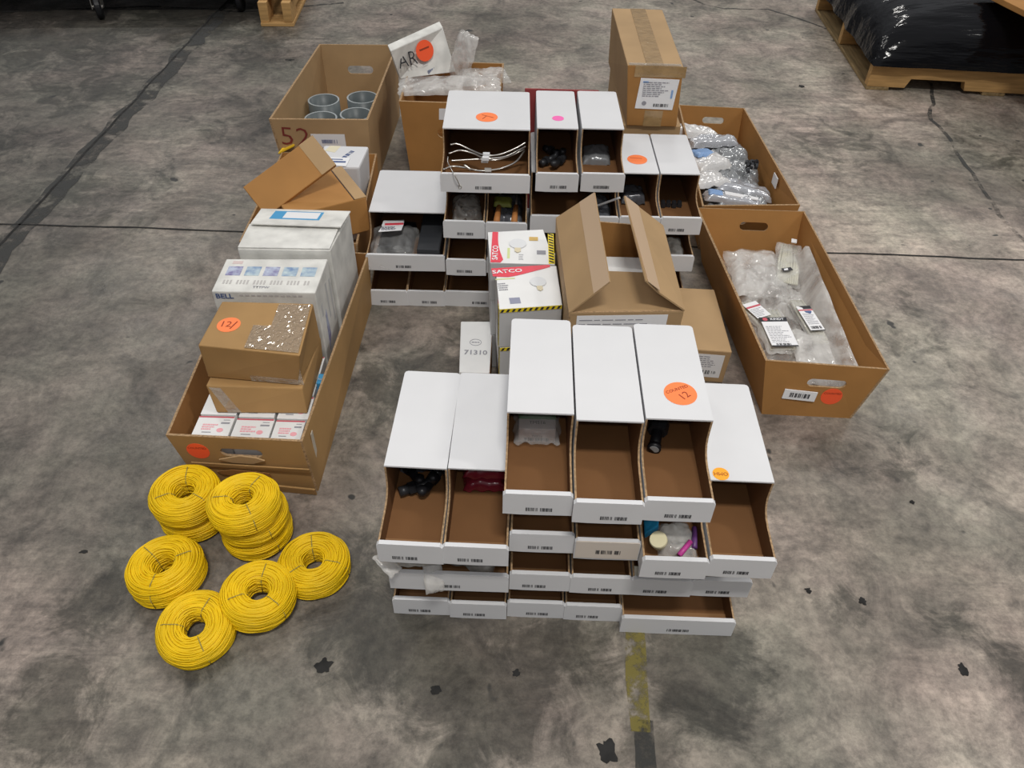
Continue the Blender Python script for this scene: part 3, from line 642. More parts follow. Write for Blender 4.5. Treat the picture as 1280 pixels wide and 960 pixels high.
# right near carton
B = [(.567, 1.232, 0), (.768, 1.226, 0), (.785, 1.835, 0), (.530, 1.845, 0)]; T = [(.543, 1.247, .147), (.802, 1.225, .150), (.790, 1.876, .150), (.494, 1.88, .150)]
e, off = open_carton('open_carton', 'long open brown carton on the right full of clear bags with nylon ties', B, T, hole_f=(.56, .66, .040, .011), hole_b=(.46, .70, .038, .012))
f = Fr(V(*B[0]), V(*B[1])-V(*B[0]), V(*T[0])-V(*B[0]))
def onfront(B, T, u, v, dh=0):      # frame on the front panel
    b0, b1, t0, t1 = map(Vector, (B[0], B[1], T[0], T[1])); O = (b0*(1-u)+b1*u)*(1-v)+(t0*(1-u)+t1*u)*v
    return Fr(O, (b1*(1-v)+t1*v)-(b0*(1-v)+t0*v), (t0*(1-u)+t1*u)-(b0*(1-u)+b1*u))
f = onfront(B, T, .35, .42).rot(-.06); lb = poly('label', f, [(-.036, -.013), (.036, -.013), (.036, .013), (-.036, .013)], PAPER, e, off=off, h=.004); rects('barcode', f, bars(-.022, .022, -.006, .006, 24, 3), INK, lb, h=.0046, off=off)
f = onfront(B, T, .66, .42); sticker(e, 0, 0, .023, ORANGER, 'COUNTED', None, fr=f, off=off, tsize=.34)
# far right carton
B2 = [(.53, 1.905, 0), (.775, 1.915, 0), (.765, 2.535, 0), (.55, 2.545, 0)]; T2 = [(.512, 1.892, .148), (.787, 1.909, .150), (.763, 2.553, .150), (.540, 2.565, .150)]
e, off = open_carton('open_carton', 'long open brown carton behind the right one, heaped with silver bags', B2, T2, hole_f=(.35, .66, .038, .012), hole_b=(.45, .7, .036, .011))
f = Fr(at(961, 205.5, .125), (.03, -1, 0), (.1, 0, 1)); f = Fr((.7715, at(961, 205.5, .13).y, .125), (.0, 1, 0), (0, 0, 1))
f = Fr((.7705, 2.10, .122), (0.03, -1, 0), (0, 0, 1)); f = Fr(f.O, -f.U, f.V) if f.N.x > 0 else f
lb = poly('label', f, [(-.02, -.016), (.02, -.016), (.02, .016), (-.02, .016)], PAPER, e, off=off, h=.004)
# contents of far right carton
spec = [((868, 158), .135, .085, .035, .030, .05, SILVERW, 'white and silver bag lying farthest back in the far right carton'),
        ((893, 170), .13, .080, .030, .028, .1, SILVER, 'silver bag just in front of the rearmost white one'),
        ((884, 193), .13, .062, .06, .035, .45, SILVERW, 'silver bag with a pale blue pouch on it'),
        ((918, 186), .12, .045, .035, .03, -.1, SILVERD, 'smoky bag with creased corner near the back right'),
        ((930, 207), .11, .050, .032, .036, -.1, SILVERD, 'smoky bag with round grey parts at the right side'),
        ((885, 217), .135, .060, .045, .026, .35, SILVERW, 'crumpled white bag nearest the far white bins'),
        ((932, 230), .115, .080, .034, .024, -.18, SILVER, 'grey bag with pointed corner by the right wall'),
        ((918, 244), .115, .085, .024, .022, -.12, SILVER, 'bag with white strip nearest the front wall of the far carton')]
for k, ((px, py), z, a, b, T_, rz, mt, lab) in enumerate(spec):
    f = FP(px, py, z, rz, -.1, random.uniform(-.15, .15)); f.O.z -= T_
    o = bag('parts_bag', f, a, b, T_, mt, lab, 'bag', 'silver bags in the far right carton', seed=50+k*3.3, fold=8, amp=.35)
    if k == 2: bag('blue_pouch', Fr(f.p(-.01, .012, T_*.95)-f.O, f.U, f.V), .034, .026, .012, BLUE, None, None, parent=o, seed=3, amp=.15)
    if k == 7:
        rr = poly('white_strip', Fr(f.p(.02, 0, T_*.9)-f.O, f.U, f.V), [(-.05, -.012), (.045, -.01), (.05, .008), (-.05, .012)], PAPER, o, h=.004, t=.003)
        bag('blue_pouch', Fr(f.p(-.055, .0, T_*.7)-f.O, f.U, f.V), .022, .018, .010, BLUE, None, None, parent=o, seed=6, amp=.15)
bag('parts_bag', F(.65, 2.2, .05), .10, .28, .055, SILVERD, 'smoky bags filling the bottom of the far right carton', 'bag', seed=77, fold=12, nx=36, ny=40)
for k in range(7):
    c = at(935+(k % 3)*5, 203+(k//3)*5, .135); m = M(c); m.lathe([(.003, -.004), (.009, -.004), (.009, .004), (.003, .004)], 14, fr=Matrix.Translation(c) @ Matrix.Rotation(.5*k, 4, 'X') @ Matrix.Rotation(.3*k, 4, 'Y'))
    o = part('round_washer', m, DARK); o.location = c; tag(o, 'round grey washer on the smoky bag at the right side', 'washer', 'round grey washers')
# contents of near right carton
m0 = bag('zip_bag', F(.664, 1.535, .022, .035), .100, .275, .055, CLEARM, 'wide crumpled clear bag filling the bottom of the right carton', 'bag', seed=81, fold=12, nx=40, ny=60)
zt = .082
def tie_bag(px, py, z, rz, a, b, lab, head, seed, nt=14, mt=CLEAR):
    q = at(px, py, z); e = empty('tie_bag', q, lab, 'bag', 'bags of nylon ties', rz)
    m = M()
    for k in range(nt):
        x = -a*.72+a*1.44*k/(nt-1); m.tube([(x, -b*.88, .001), (x+.002*math.sin(k), 0, .004), (x*.8+.003*math.sin(k*2), b*.85, .002)], .0035, 6)
    part('cable_ties', m, CREAML, e, smooth=True)['kind'] = 'stuff'
    bag('clear_film', F(0, 0, -.002), a, b, .012, mt, None, None, parent=e, seed=seed, amp=.25, fold=9)
    f = Fr((0, 0, .0145), (1, 0, 0), (0, 1, 0)); return e, f
e, f = tie_bag(968, 412, .080, .06, .040, .085, 'clear bag of nylon ties with black red and white printed header', 1, 5)
lb = poly('paper_label', f, [(-.032, -.078), (.030, -.078), (.031, .014), (-.032, .014)], PAPER, e); rects('printed_text', f, lines(f, -.027, .026, -.066, -.004, 11, .0016), GREYINK, lb, h=.001); rects('black_base', f, [(-.032, .030, -.080, -.076)], INK, lb, h=.001); rects('barcode', f, bars(-.02, .015, -.075, -.069, 20, 4), INK, lb, h=.0011)
hb = poly('header_band', f, [(-.034, .012), (.031, .012), (.033, .028), (-.034, .028)], INK, e, h=.001)
poly('red_emblem', f.mv(-.021, .02), [(.006*math.cos(i/20*6.283), .006*math.sin(i/20*6.283)) for i in range(20)], REDINK, hb, h=.0016)
text('printed_text', 'KINDT', .011, f.mv(.008, .020), PAPER, hb, h=.0016, bold=.02)
e, f = tie_bag(1010, 402, .082, .13, .022, .095, 'narrow clear bag of nylon ties with blue and red printed label', 2, 8, nt=8)
lb = poly('paper_label', f, [(-.018, -.052), (.017, -.050), (.017, .042), (-.018, .042)], PAPER, e); rects('printed_text', f, lines(f, -.014, .013, -.03, .014, 9, .0015), GREYINK, lb, h=.001)
rects('barcode', f, bars(-.013, .013, -.046, -.036, 14, 7), INK, lb, h=.001); poly('black_corner', f, [(-.004, .030), (.017, .030), (.017, .042), (-.012, .042), (-.004, .036)], INK, lb, h=.0012)
rects('red_band', f, [(-.018, .017, .024, .028)], REDINK, lb, h=.0012); poly('blue_emblem', f.mv(.003, .018), [(-.008, .004), (.008, .004), (.009, .0), (.003, -.008), (-.002, -.003), (-.006, -.002)], BLUEINK, lb, h=.0013); rects('black_base', f, [(-.018, .017, -.0535, -.051)], INK, lb, h=.001)
e, f = tie_bag(985, 330, .085, -.28, .034, .105, 'clear bag of nylon ties with small black label, farthest back', 3, 9, nt=10)
lb = poly('black_label', f.mv(-.004, -.05).rot(.55), [(-.014, -.007), (.014, -.007), (.014, .007), (-.014, .007)], INK, e); poly('white_emblem', f.mv(-.006, -.051).rot(.55), [(-.008, -.004), (.003, -.004), (.006, .004), (-.006, .003)], PAPER, lb, h=.0012)
poly('white_tag', f.mv(.008, .092), [(-.007, -.009), (.007, -.009), (.007, .009), (-.007, .009)], PAPER, e, h=.004)
e, f = tie_bag(944, 393, .078, .45, .026, .055, 'clear bag with red printed label against the left wall', 4, 13, nt=6)
lb = poly('paper_label', f, [(-.02, -.03), (.02, -.03), (.02, .03), (-.02, .03)], PAPER, e); rects('red_band', f, [(-.02, .02, .01, .016)], REDINK, lb, h=.001); rects('printed_text', f, lines(f, -.017, .017, -.026, .006, 6, .0015), GREYINK, lb, h=.001)
bag('zip_bag', F(.735, 1.50, .075, -.02, .03, -.95), .055, .245, .006, CLEARM, 'large milky clear bag standing along the right wall', 'bag', seed=91, fold=5, amp=.3)
bag('zip_bag', F(.632, 1.68, .075, .0, .03), .07, .10, .018, CLEARM, 'crumpled shiny clear bag at the back left of the right carton', 'bag', seed=92, fold=11, amp=.5)
bag('zip_bag', F(.70, 1.34, .078, -.15, .05), .05, .09, .008, CLEARM, 'clear bag folded over at the near right of the carton', 'bag', seed=93, fold=7, amp=.4)

# left near carton: worn, with torn front
B = [(-.625, .984, 0), (-.385, .976, 0), (-.372, 1.60, 0), (-.66, 1.62, 0)]; T = [(-.650, .980, .147), (-.394, .975, .150), (-.365, 1.612, .150), (-.675, 1.63, .150)]
T[0] = tuple(at(207, 544, .15)); T[1] = tuple(at(378, 552, .15))
e, off = open_carton('open_carton', 'long worn open carton at left filled with boxes, torn handle in front', B, T, mats=[OLDK, KRAFTD, KEDGE], hole_f=(.50, .72, .040, .011))
f = onfront(B, T, .17, .72); sticker(e, 0, 0, .022, ORANGER, 'COUNTED', None, fr=f, off=off, tsize=.34)
f = onfront(B, T, .5, .5)
poly('torn_flap', f.mv(-.005, .02), [(-.045, -.004), (-.02, .004), (.0, .010), (.03, .006), (.045, -.001), (.02, -.012), (-.02, -.011)], KRAFTL, e, h=.006, off=off, t=.003)
poly('torn_flap', f.mv(-.01, -.022), [(-.055, -.002), (-.02, .006), (.05, .0), (.052, -.010), (.0, -.014), (-.045, -.010)], KRAFTD, e, h=.004, off=off, t=.002)
m = M(off); a, b_ = f.p(-.11, -.012, .003), f.p(.125, -.012, .006); m.slab([a, b_, f.p(.125, .004, .010), f.p(-.11, .001, .004)], .003); part('crease_ridge', m, OLDK, e, bevel=.001)
m = M(off); m.slab([f.p(-.03, -.074, .004), f.p(.128, -.074, .012), f.p(.128, -.052, .016), f.p(-.03, -.052, .006)], .004); part('bottom_flange', m, OLDK, e, bevel=.001)
rects('tape_strip', Fr((-.3885, 1.01, .0), (.01, 1, 0), (-.0, 0, 1)), [(0, .012, .01, .13), (.035, .042, .0, .08)], mat('pale_tape', (.50, .44, .36), .3), e, h=.0022, off=off)
# second left carton behind
B = [(-.68, 1.66, 0), (-.415, 1.655, 0), (-.43, 2.135, 0), (-.70, 2.13, 0)]; T = [(-.70, 1.65, .15), (-.401, 1.652, .15), (-.425, 2.147, .15), (-.71, 2.14, .15)]
open_carton('open_carton', 'open brown carton between the pipe carton and the boxes at left', B, T, mats=[KRAFT, KRAFT, KEDGE])
# pipe carton
B = [(-.712, 2.165, 0), (-.455, 2.17, 0), (-.445, 2.755, 0), (-.705, 2.75, 0)]; T = [tuple(at(336, 149, .25)), tuple(at(460, 150, .25)), tuple(at(497, 56, .25)), tuple(at(399, 55, .25))]
e, off = open_carton('open_carton', 'tall open brown carton marked 52 holding grey pipe lengths', B, T, mats=[KRAFTL, KRAFTL, KEDGE], hole_b=(.5, .66, .045, .014), t=.006)
f = onfront(B, T, .22, .77).rot(-.06); text('handwritten_number', '52', .085, f, MARKER, e, off=off, sx=1.1, bold=-.012)
f = onfront(B, T, .565, .73); lb = poly('label', f, [(-.05, -.022), (.05, -.022), (.05, .022), (-.05, .022)], PAPER, e, off=off); rects('barcode', f, bars(-.02, .026, -.008, .004, 22, 6), BLUEINK, lb, h=.001, off=off)
for k, (px, py) in enumerate([(404.5, 125), (453, 121.5), (401, 147.5), (445, 142.5)]):
    z1 = .175; q = at(px, py, z1); ro = .051
    e = empty('pipe_length', (q.x, q.y, .006), 'short length of wide grey plastic pipe, %s in the carton marked 52' % ['back left', 'back right', 'front left', 'front right'][k], 'pipe', 'grey pipe lengths')
    hgt = z1-.006; m = M(); m.lathe([(ro-.005, 0), (ro, 0), (ro, hgt-.0006), (ro-.005, hgt-.0006)], 48); part('pipe_wall', m, PVC, e, smooth=False)
    m = M(); m.lathe([(ro-.005, hgt-.0005), (ro, hgt-.0005), (ro, hgt+.0005), (ro-.005, hgt+.0005)], 48); part('cut_rim', m, PVCE, e)
for ob in bpy.data.objects:
    if ob.name.startswith('pipe_wall'):
        for p in ob.data.polygons: p.use_smooth = abs(p.normal.z) < .5
# carton 4 with white box in bag
B = [(-.352, 2.305, 0), (-.07, 2.30, 0), (-.065, 2.625, 0), (-.355, 2.63, 0)]; T = [tuple(at(498.6, 126.6, .25)), (-.063, 2.290, .25), tuple(at(630, 79, .25)), (-.372, 2.63, .25)]
e, off = open_carton('open_carton', 'upright open brown carton with handle hole, holding a white box in a bag', B, T, hole_f=(.50, .60, .042, .016), t=.006)
f = onfront(B, T, .56, .86); lb = poly('label', f, [(-.052, -.02), (.05, -.02), (.05, .018), (-.05, .016)], PAPER, e, off=off); rects('barcode', f, bars(-.005, .03, -.01, .008, 14, 6), BLUEINK, lb, h=.001, off=off)
bl, br = at(500, 99, .245), at(570, 90, .245); tl, tr = at(488, 64, .345), at(553.5, 34, .365)
nn = (br-bl).cross(tl-bl).normalized(); back = -nn*.035
e, off = carton('white_box', 'white paper box marked AR with orange sticker, leaning in a clear bag', [bl, br, br+back, bl+back], [tl, tr, tr+back, tl+back], [DIRTYW], cat='box')
f = Fr((bl+br+tl+tr)/4, (br-bl)+(tr-tl), (tl-bl)+(tr-br)); f = Fr(f.O, (tr-tl)*.5+(br-bl)*.5, f.V)
text('handwritten_text', 'AR', .062, f.mv(-.055, .005), INK, e, off=off, sx=.9, bold=-.01)
sticker(e, 0, 0, .032, ORANGER, None, None, fr=f.mv(.012, .018), off=off)
rects('pen_mark', f.mv(.012, .018).rot(.1), [(-.018, .018, .004, .009)], STKINK, e, h=.0012, off=off)
rects('barcode', f.mv(.03, -.045).rot(.12), bars(-.03, .03, -.006, .006, 20, 2), BLUEINK, e, off=off)
rects('printed_text', f.mv(.03, -.075).rot(.12), [(-.03, .035, 0, .002), (-.02, .05, -.012, -.010), (-.03, -.01, .056, .058)], GREYINK, e, off=off)
bag('plastic_bag', Fr(at(562, 108, .255), (1, .05, .02), (0, 1, .25)), .16, .042, .018, CLEARM, 'milky clear bag draped over the front rim below the white box', 'bag', seed=101, fold=8, amp=.4)
bag('plastic_bag', Fr(at(580, 72, .30), (.5, -.6, 0), (.15, .35, 1)), .05, .075, .02, CLEARM, 'clear bag film rising behind the white box marked AR', 'bag', seed=102, fold=8, amp=.4)
bag('plastic_bag', Fr(at(605, 97, .25), (1, .25, .0), (-.1, 1, .1)), .08, .045, .02, CLEARM, 'clear bag spread over the back right corner of the upright carton', 'bag', seed=103, fold=8, amp=.4)
m = M(); q = at(524, 52, .33); m.slab([q+V(-.03, -.01, -.02), q+V(.03, .02, -.02), q+V(.03, .03, .025), q+V(-.035, .01, .01)], .004); tag(part('yellow_paper', m, mat('pale_yellow_paper', (.75, .70, .30), .6)), 'pale yellow paper tucked behind the white box marked AR', 'paper')

# tall taped carton on a lower one
xt0, xt1 = .272, .412
carton('plain_carton', 'brown carton under the tall taped one behind the far bins', rect4(.282, .436, 1.99, 2.43, 0), rect4(.280, .436, 1.988, 2.43, .332), [KRAFTL])
T = [at(785, 84, .497), at(856, 87, .497), at(828, 12, .497), at(765, 10, .497)]; B = [V(.288, 1.980, .333), V(.422, 1.980, .333), V(.415, 2.43, .333), V(.272, 2.43, .333)]; T[0].y = T[1].y = 1.968
e, off = carton('taped_carton', 'tall brown carton sealed with tape with white shipping label, on top', B, T, [KRAFTL, KRAFT], fm=(1, 0, 1, 0, 0, 0))
ft = Fr((T[0]+T[1])/2, T[1]-T[0], (T[3]+T[2])/2-(T[0]+T[1])/2); L_ = (((T[3]+T[2])-(T[0]+T[1]))/2).length
rects('tape_strip', ft, [(-.022, .022, 0.002, L_-.002)], TAPE, e, h=.001, off=off)
ff = Fr((B[0]+B[1])/2, B[1]-B[0], (T[0]+T[1]-B[0]-B[1])/2); Hf = ((T[0]+T[1]-B[0]-B[1])/2).length
rects('tape_strip', ff, [(-.065, .065, Hf-.030, Hf-.001)], TAPE, e, h=.001, off=off); rects('tape_strip', ff, [(-.024, .024, .001, .045)], TAPE, e, h=.001, off=off)
rects('tape_end', ft, [(-.066, .066, .0, .014)], CTAPE, e, h=.0016, off=off)
fl = ff.mv(0, Hf*.55); lb = poly('shipping_label', fl, [(-.052, -.040), (.047, -.042), (.052, .040), (-.047, .042)], PAPER, e, h=.0016, off=off)
rects('printed_text', fl, lines(fl, -.038, .030, -.008, .034, 8, .0022), GREYINK, lb, h=.0024, off=off); rects('barcode', fl, bars(-.005, .036, -.034, -.026, 26, 8), INK, lb, h=.0024, off=off)
poly('round_emblem', fl.mv(-.030, -.025), [(.006*math.cos(i/20*6.283), .006*math.sin(i/20*6.283)) for i in range(20)], GREYINK, lb, h=.0024, off=off)
rects('blue_bar', fl, [(.036, .041, -.01, .012), (-.04, -.026, .030, .034)], BLUE, lb, h=.0024, off=off)
fs = Fr((B[0]+B[3])/2, B[0]-B[3], V(0, 0, 1)); poly('side_label', fs, [(.14, .05), (.20, .05), (.20, .11), (.14, .11)], PAPER, e, h=.0016, off=off); rects('handle_slot', fs, [(-.02, .06, .07, .092)], BLACK, e, h=.001, off=off)

# flap carton
zf = .36; FL_, FR_, BR_, BL_ = at(711, 391, zf), at(855, 389, zf), at(828, 283, zf), at(695, 272, zf)
T = [FL_, FR_, BR_, BL_]; B = [V(.108, 1.135, 0), V(.308, 1.145, 0), V(.306, 1.42, 0), V(.098, 1.44, 0)]
e, off = open_carton('flap_carton', 'brown carton with two raised side flaps in the middle', B, T, mats=[KRAFTL, KRAFT, KEDGE], t=.0035)
def flap(nm, q, mt=KRAFTL, t=.003):
    m = M(off); m.slab(q, t); return part(nm, m, mt, e)
lf = flap('side_flap', [FL_, at(762, 352, .432), at(743, 240.5, .436), BL_])
rf = flap('side_flap', [FR_, at(821.7, 366, .400), at(806.5, 352, .428), at(779.5, 246, .436), BR_])
a, b_, c_, d_ = FL_, at(762, 352, .432), at(743, 240.5, .436), BL_
m = M(off); nq = (b_-a).cross(d_-a).normalized()
m.slab([a.lerp(b_, .62)+nq*.0005, b_+nq*.0005, c_+nq*.0005, d_.lerp(c_, .62)+nq*.0005], .0004, n=nq); part('tape_strip', m, mat('tan_tape', (.54, .39, .26), .35), lf)
a, b_, c_, d_ = FR_, at(806.5, 352, .428), at(779.5, 246, .436), BR_; nq = (c_-b_).cross(a-b_).normalized()
m = M(off); m.slab([b_.lerp(a, .04)-nq*.004, b_.lerp(a, .34)-nq*.004, c_.lerp(d_, .34)-nq*.004, c_-nq*.004], .001); part('tape_strip', m, mat('tan_tape_edge', (.54, .39, .26), .35), rf)
flap('front_flap', [FL_+V(.002, .0, -.001), FR_+V(-.002, 0, -.001), FR_.lerp(BR_, .47)+V(-.006, 0, -.012), FL_.lerp(BL_, .47)+V(.006, 0, -.012)])
f = onfront(B, T, .47, .93); lb = poly('label', f, [(-.085, -.03), (.085, -.03), (.085, .018), (-.085, .018)], PAPER, e, off=off); rects('printed_text', f, lines(f, -.08, .05, -.028, .012, 4, .002), GREYINK, lb, h=.001, off=off)
m = M(); m.box(.125, .29, 1.22, 1.40, .006, .30); tag(part('white_box', m, WHITEB, None, bevel=.003), 'white box inside the brown carton with raised flaps', 'box')
# low brown carton at right of it
T = [V(.345, 1.338, .10), at(915.5, 440, .10), at(893, 361.5, .10), V(.345, 1.575, .10)]; B = [V(.350, 1.345, 0), at(903, 479, 0), V(.490, 1.56, 0), V(.350, 1.56, 0)]
e, off = carton('plain_carton', 'low closed brown carton with white label between flap carton and right carton', B, T, [KRAFTL], bevel=.003)
f = onfront(B, T, .68, .52); lb = poly('label', f, [(-.045, -.036), (.035, -.036), (.035, .036), (-.045, .036)], PAPER, e, off=off); rects('printed_text', f, lines(f, -.04, .028, -.005, .032, 6, .002), GREYINK, lb, h=.001, off=off); rects('barcode', f, bars(-.03, .012, -.026, -.014, 14, 3), INK, lb, h=.001, off=off)
text('printed_text', '10', .012, f.mv(.018, -.02), INK, lb, h=.001, off=off)

# bulb cartons (two stacks)
def hazard(fr, u0, u1, v0, v1, parent, off, h=.001, n=11):
    b = rects('hazard_band', fr, [(u0, u1, v0, v1)], HAZY, parent, h=h, off=off); m = M(off); st = (u1-u0)/n; w_ = v1-v0
    for i in range(n):
        a = u0+st*(i+.1); q = [(a, v0+w_*.12), (a+st*.45, v0+w_*.12), (min(a+st*.45+w_*.4, u1), v1-w_*.1), (min(a+w_*.4, u1-st*.1), v1-w_*.1)]
        m.slab([fr.p(u, v, h+.0005) for u, v in q], .0003, n=fr.N)
    part('black_stripes', m, INK, b)
def hazard_v(fr, u0, u1, v0, v1, parent, off, h=.001, n=11):
    g = fr.rot(math.pi/2); hazard(g, v0, v1, -u1, -u0, parent, off, h, n)
def bulb(px, py, fr, s, parent, off):
    m = M(off); q = [fr.p(px+s*math.cos(a)*1.0, py+s*math.sin(a)*1.0, .0016) for a in [i/20*6.283 for i in range(20)]]; m.slab(q, .0002, n=fr.N); part('printed_bulb', m, SOFTG, parent)
    m = M(off); m.slab([fr.p(px-s*.35, py-s*.9, .0018), fr.p(px+s*.35, py-s*.9, .0018), fr.p(px+s*.35, py-s*1.6, .0018), fr.p(px, py-s*1.9, .0018), fr.p(px-s*.35, py-s*1.6, .0018)], .0002, n=fr.N); part('printed_cap', m, BRASSP, parent)
T1 = [at(624, 386.5, .30), at(703, 381, .30), at(695.5, 332, .30), at(619.3, 335.5, .30)]
def stack(Tq, ztops, hh, labs, rotd):
    out = []
    cx = sum(Tq, Vector())/4
    for k, zt_ in enumerate(ztops):
        q = [V(p.x+.002*k, p.y+.001*k, zt_) for p in Tq]; b = [V(p.x, p.y, zt_-hh+.0006) for p in q]
        out.append(carton('bulb_carton', labs[k], b, q, [WHITEB, GREYW], cat='carton', group='light bulb cartons', fm=(1, 0, 1, 1, 1, 1), bevel=.0015)+(b, q))
    return out
SA = stack(T1, [.30, .20, .10], .0995, ['bulb carton with red banner top, on top of the nearer stack', 'bulb carton second in the nearer stack, yellow hazard edge showing', 'bulb carton at the bottom of the nearer stack'], 0)
T2_ = [at(612, 334, .30), at(694, 331, .30), at(679, 286.5, .30), at(609.5, 290, .30)]
for p in T2_[:2]: p.y = max(p.y, T1[2].y+.004)
SB = stack(T2_, [.30, .20, .10], .0995, ['bulb carton turned sideways with red banner at left, on top of the rear stack', 'bulb carton second in the rear stack', 'bulb carton at the bottom of the rear stack'], 0)
for k, (e, off, b, q) in enumerate(SA):
    wq = (q[1]-q[0]).length; dq = (q[3]-q[0]).length; f = Fr(q[0], q[1]-q[0], q[3]-q[0])
    if k == 0:
        cur = [0, (.001, dq-.001)]+[(.001+(wq-.002)*i/12, dq*(.79-.05*math.sin(min(i/6, 1)*math.pi*.55)+(max(0, (i-3)/9)**1.1)*.20)) for i in range(0, 13)]+[(wq-.001, dq-.001)]
        r = poly('red_banner', f, cur[1:], SATRED, e, off=off, h=.0012); text('brand_text', 'SATCO', .017, f.mv(wq*.26, dq*.885), PAPER, r, off=off, h=.002, sx=1.15, bold=.02)
        rects('green_line', f, [(wq*.04, wq*.36, dq*.70, dq*.725)], mat('lime_print', (.60, .66, .30), .4), e, off=off)
        rects('printed_text', f, lines(f, wq*.06, wq*.24, dq*.42, dq*.62, 4, .003), GREYINK, e, off=off, h=.001)
        rects('printed_panel', f, [(wq*.19, wq*.36, dq*.10, dq*.24)], mat('slate_print', (.26, .27, .36), .4), e, off=off); bulb(wq*.72, dq*.58, f, .017, e, off)
    fh = Fr(b[0], b[1]-b[0], V(0, 0, 1)); hazard(fh, .001, wq-.001, .090, .0985, e, off)
    fs = Fr(b[3], b[0]-b[3], V(0, 0, 1)); hazard_v(fs, dq-.020, dq-.002, .001, .098, e, off, n=8)
    rects('red_side_edge', fs, [(dq-.034, dq-.022, .002, .097)], SATRED, e, off=off)
for k, (e, off, b, q) in enumerate(SB):
    wq = (q[1]-q[0]).length; dq = (q[3]-q[0]).length; f = Fr(q[0], q[1]-q[0], q[3]-q[0])
    if k == 0:
        r = poly('red_banner', f, [(.001, .001), (wq*.16, .001)]+[(wq*(.20-.10*i/8-.03*math.sin(i/8*3.14)), dq*(.1+.85*i/8)) for i in range(9)]+[(wq*.10, dq-.001), (.001, dq-.001)], SATRED, e, off=off, h=.0012)
        text('brand_text', 'SATCO', .017, f.mv(wq*.075, dq*.30).rot(math.pi/2), PAPER, r, off=off, h=.002, bold=.02)
        hazard_v(f, wq*.90, wq-.001, .002, dq-.002, e, off); bulb(wq*.42, dq*.62, f.mv(0, 0), .019, e, off)
        rects('printed_panel', f, [(wq*.72, wq*.86, dq*.30, dq*.42)], GREYINK, e, off=off, h=.001); rects('green_line', f, [(wq*.26, wq*.30, dq*.15, dq*.48)], mat('lime_print_side', (.60, .66, .30), .4), e, off=off)
        rects('brass_cap_print', f, [(wq*.60, wq*.74, dq*.74, dq*.86)], mat('amber_print', (.60, .40, .12), .4), e, off=off, h=.001); rects('printed_text', f, lines(f, wq*.44, wq*.54, dq*.1, dq*.3, 4, .002), GREYINK, e, off=off)
# 71310 box
T = [V(-.116, 1.235, .10), V(-.046, 1.235, .10), at(613, 401.5, .10), at(576, 401.5, .10)]; B = [V(p.x, p.y, 0) for p in T]
for q in (T, B):
    q[2].x = -.049; q[1].x = -.049
e, off = carton('white_box', 'long narrow white box printed 71310 on the floor beside the bulb cartons', B, T, [WHITEB, KRAFT], cat='box', fm=(1, 0, 0, 1, 0, 0))
f = Fr(at(594.5, 441, .10), (1, 0, 0), (0, 1, 0)); text('printed_number', '71310', .021, f, GREYINK, e, off=off, bold=.02)
f = Fr(at(594.5, 428, .10), (1, 0, 0), (0, 1, 0)); m = M(off)
for i in range(28):
    a0, a1 = i/28*6.2832, (i+1)/28*6.2832
    m.slab([f.p(.0135*math.cos(a0), .0115*math.sin(a0), .0006), f.p(.0135*math.cos(a1), .0115*math.sin(a1), .0006), f.p(.0122*math.cos(a1), .0102*math.sin(a1), .0006), f.p(.0122*math.cos(a0), .0102*math.sin(a0), .0006)], .0004, n=f.N)
part('oval_emblem', m, GREYINK, e); rects('printed_text', f, [(-.009, -.003, -.0015, .0015), (-.002, .003, -.0015, .0015), (.004, .009, -.0015, .0015)], GREYINK, e, off=off)

# boxes in the left carton ------------------------------------------------
def redbox(x0, x1, y0, y1, z0, z1, lab, print_top=True):
    q = rect4(x0, x1, y0, y1, z1); b = rect4(x0, x1, y0, y1, z0)
    e, off = carton('small_box', lab, b, q, [WHITEB], cat='box', group='small white boxes with red print', bevel=.001)
    f = Fr((x0, y0, z1), (1, 0, 0), (0, 1, 0)); W, D = x1-x0, y1-y0
    rects('red_print', f, lines(f, W*.2, W*.62, D*.28, D*.62, 3, .0035), PINKINK, e, off=off); rects('black_print', f, [(W*.68, W*.92, D*.62, D*.70), (W*.25, W*.5, D*.16, D*.20), (W*.72, W*.9, D*.8, D*.83)], GREYINK, e, off=off)
    poly('red_emblem', f.mv(W*.72, D*.30), [(.0065*math.cos(i/18*6.283), .0055*math.sin(i/18*6.283)) for i in range(18)], PINKINK, e, off=off)
    rects('red_edge', f, [(.001, W-.001, D-.004, D-.0005)], REDINK, e, off=off)
    return e
redbox(-.617, -.546, 1.001, 1.054, .006, .128, 'small white box with red print, left one of the front three')
redbox(-.541, -.467, .998, 1.050, .006, .128, 'small white box with red print, middle one of the front three')
redbox(-.463, -.405, .996, 1.048, .006, .128, 'small white box with red print, right one of the front three')
redbox(-.540, -.470, 1.055, 1.115, .006, .128, 'small white box half hidden behind the middle front one')
redbox(-.464, -.402, 1.053, 1.115, .006, .128, 'small white box half hidden behind the right front one')
redbox(-.617, -.546, 1.059, 1.24, .006, .128, 'long small white box behind the left front one, mostly covered')
redbox(-.540, -.405, 1.12, 1.24, .006, .128, 'white box under the plain tan carton in the left carton')
B = [at(271, 516, .13), at(384.5, 517, .13), V(-.408, 1.235, .13), V(-.590, 1.235, .13)]; T = [at(257, 482, .188), at(377.5, 485.5, .188), V(-.404, 1.235, .188), V(-.592, 1.235, .188)]
e, off = carton('plain_carton', 'flat tan carton under the taped carton in the left carton', B, T, [OLDK]); f = onfront(B, T, .14, .5)
poly('tape_strip', f, [(-.026, .027), (-.004, .026), (.03, -.028), (.004, -.028)], CTAPE, e, off=off, h=.001)
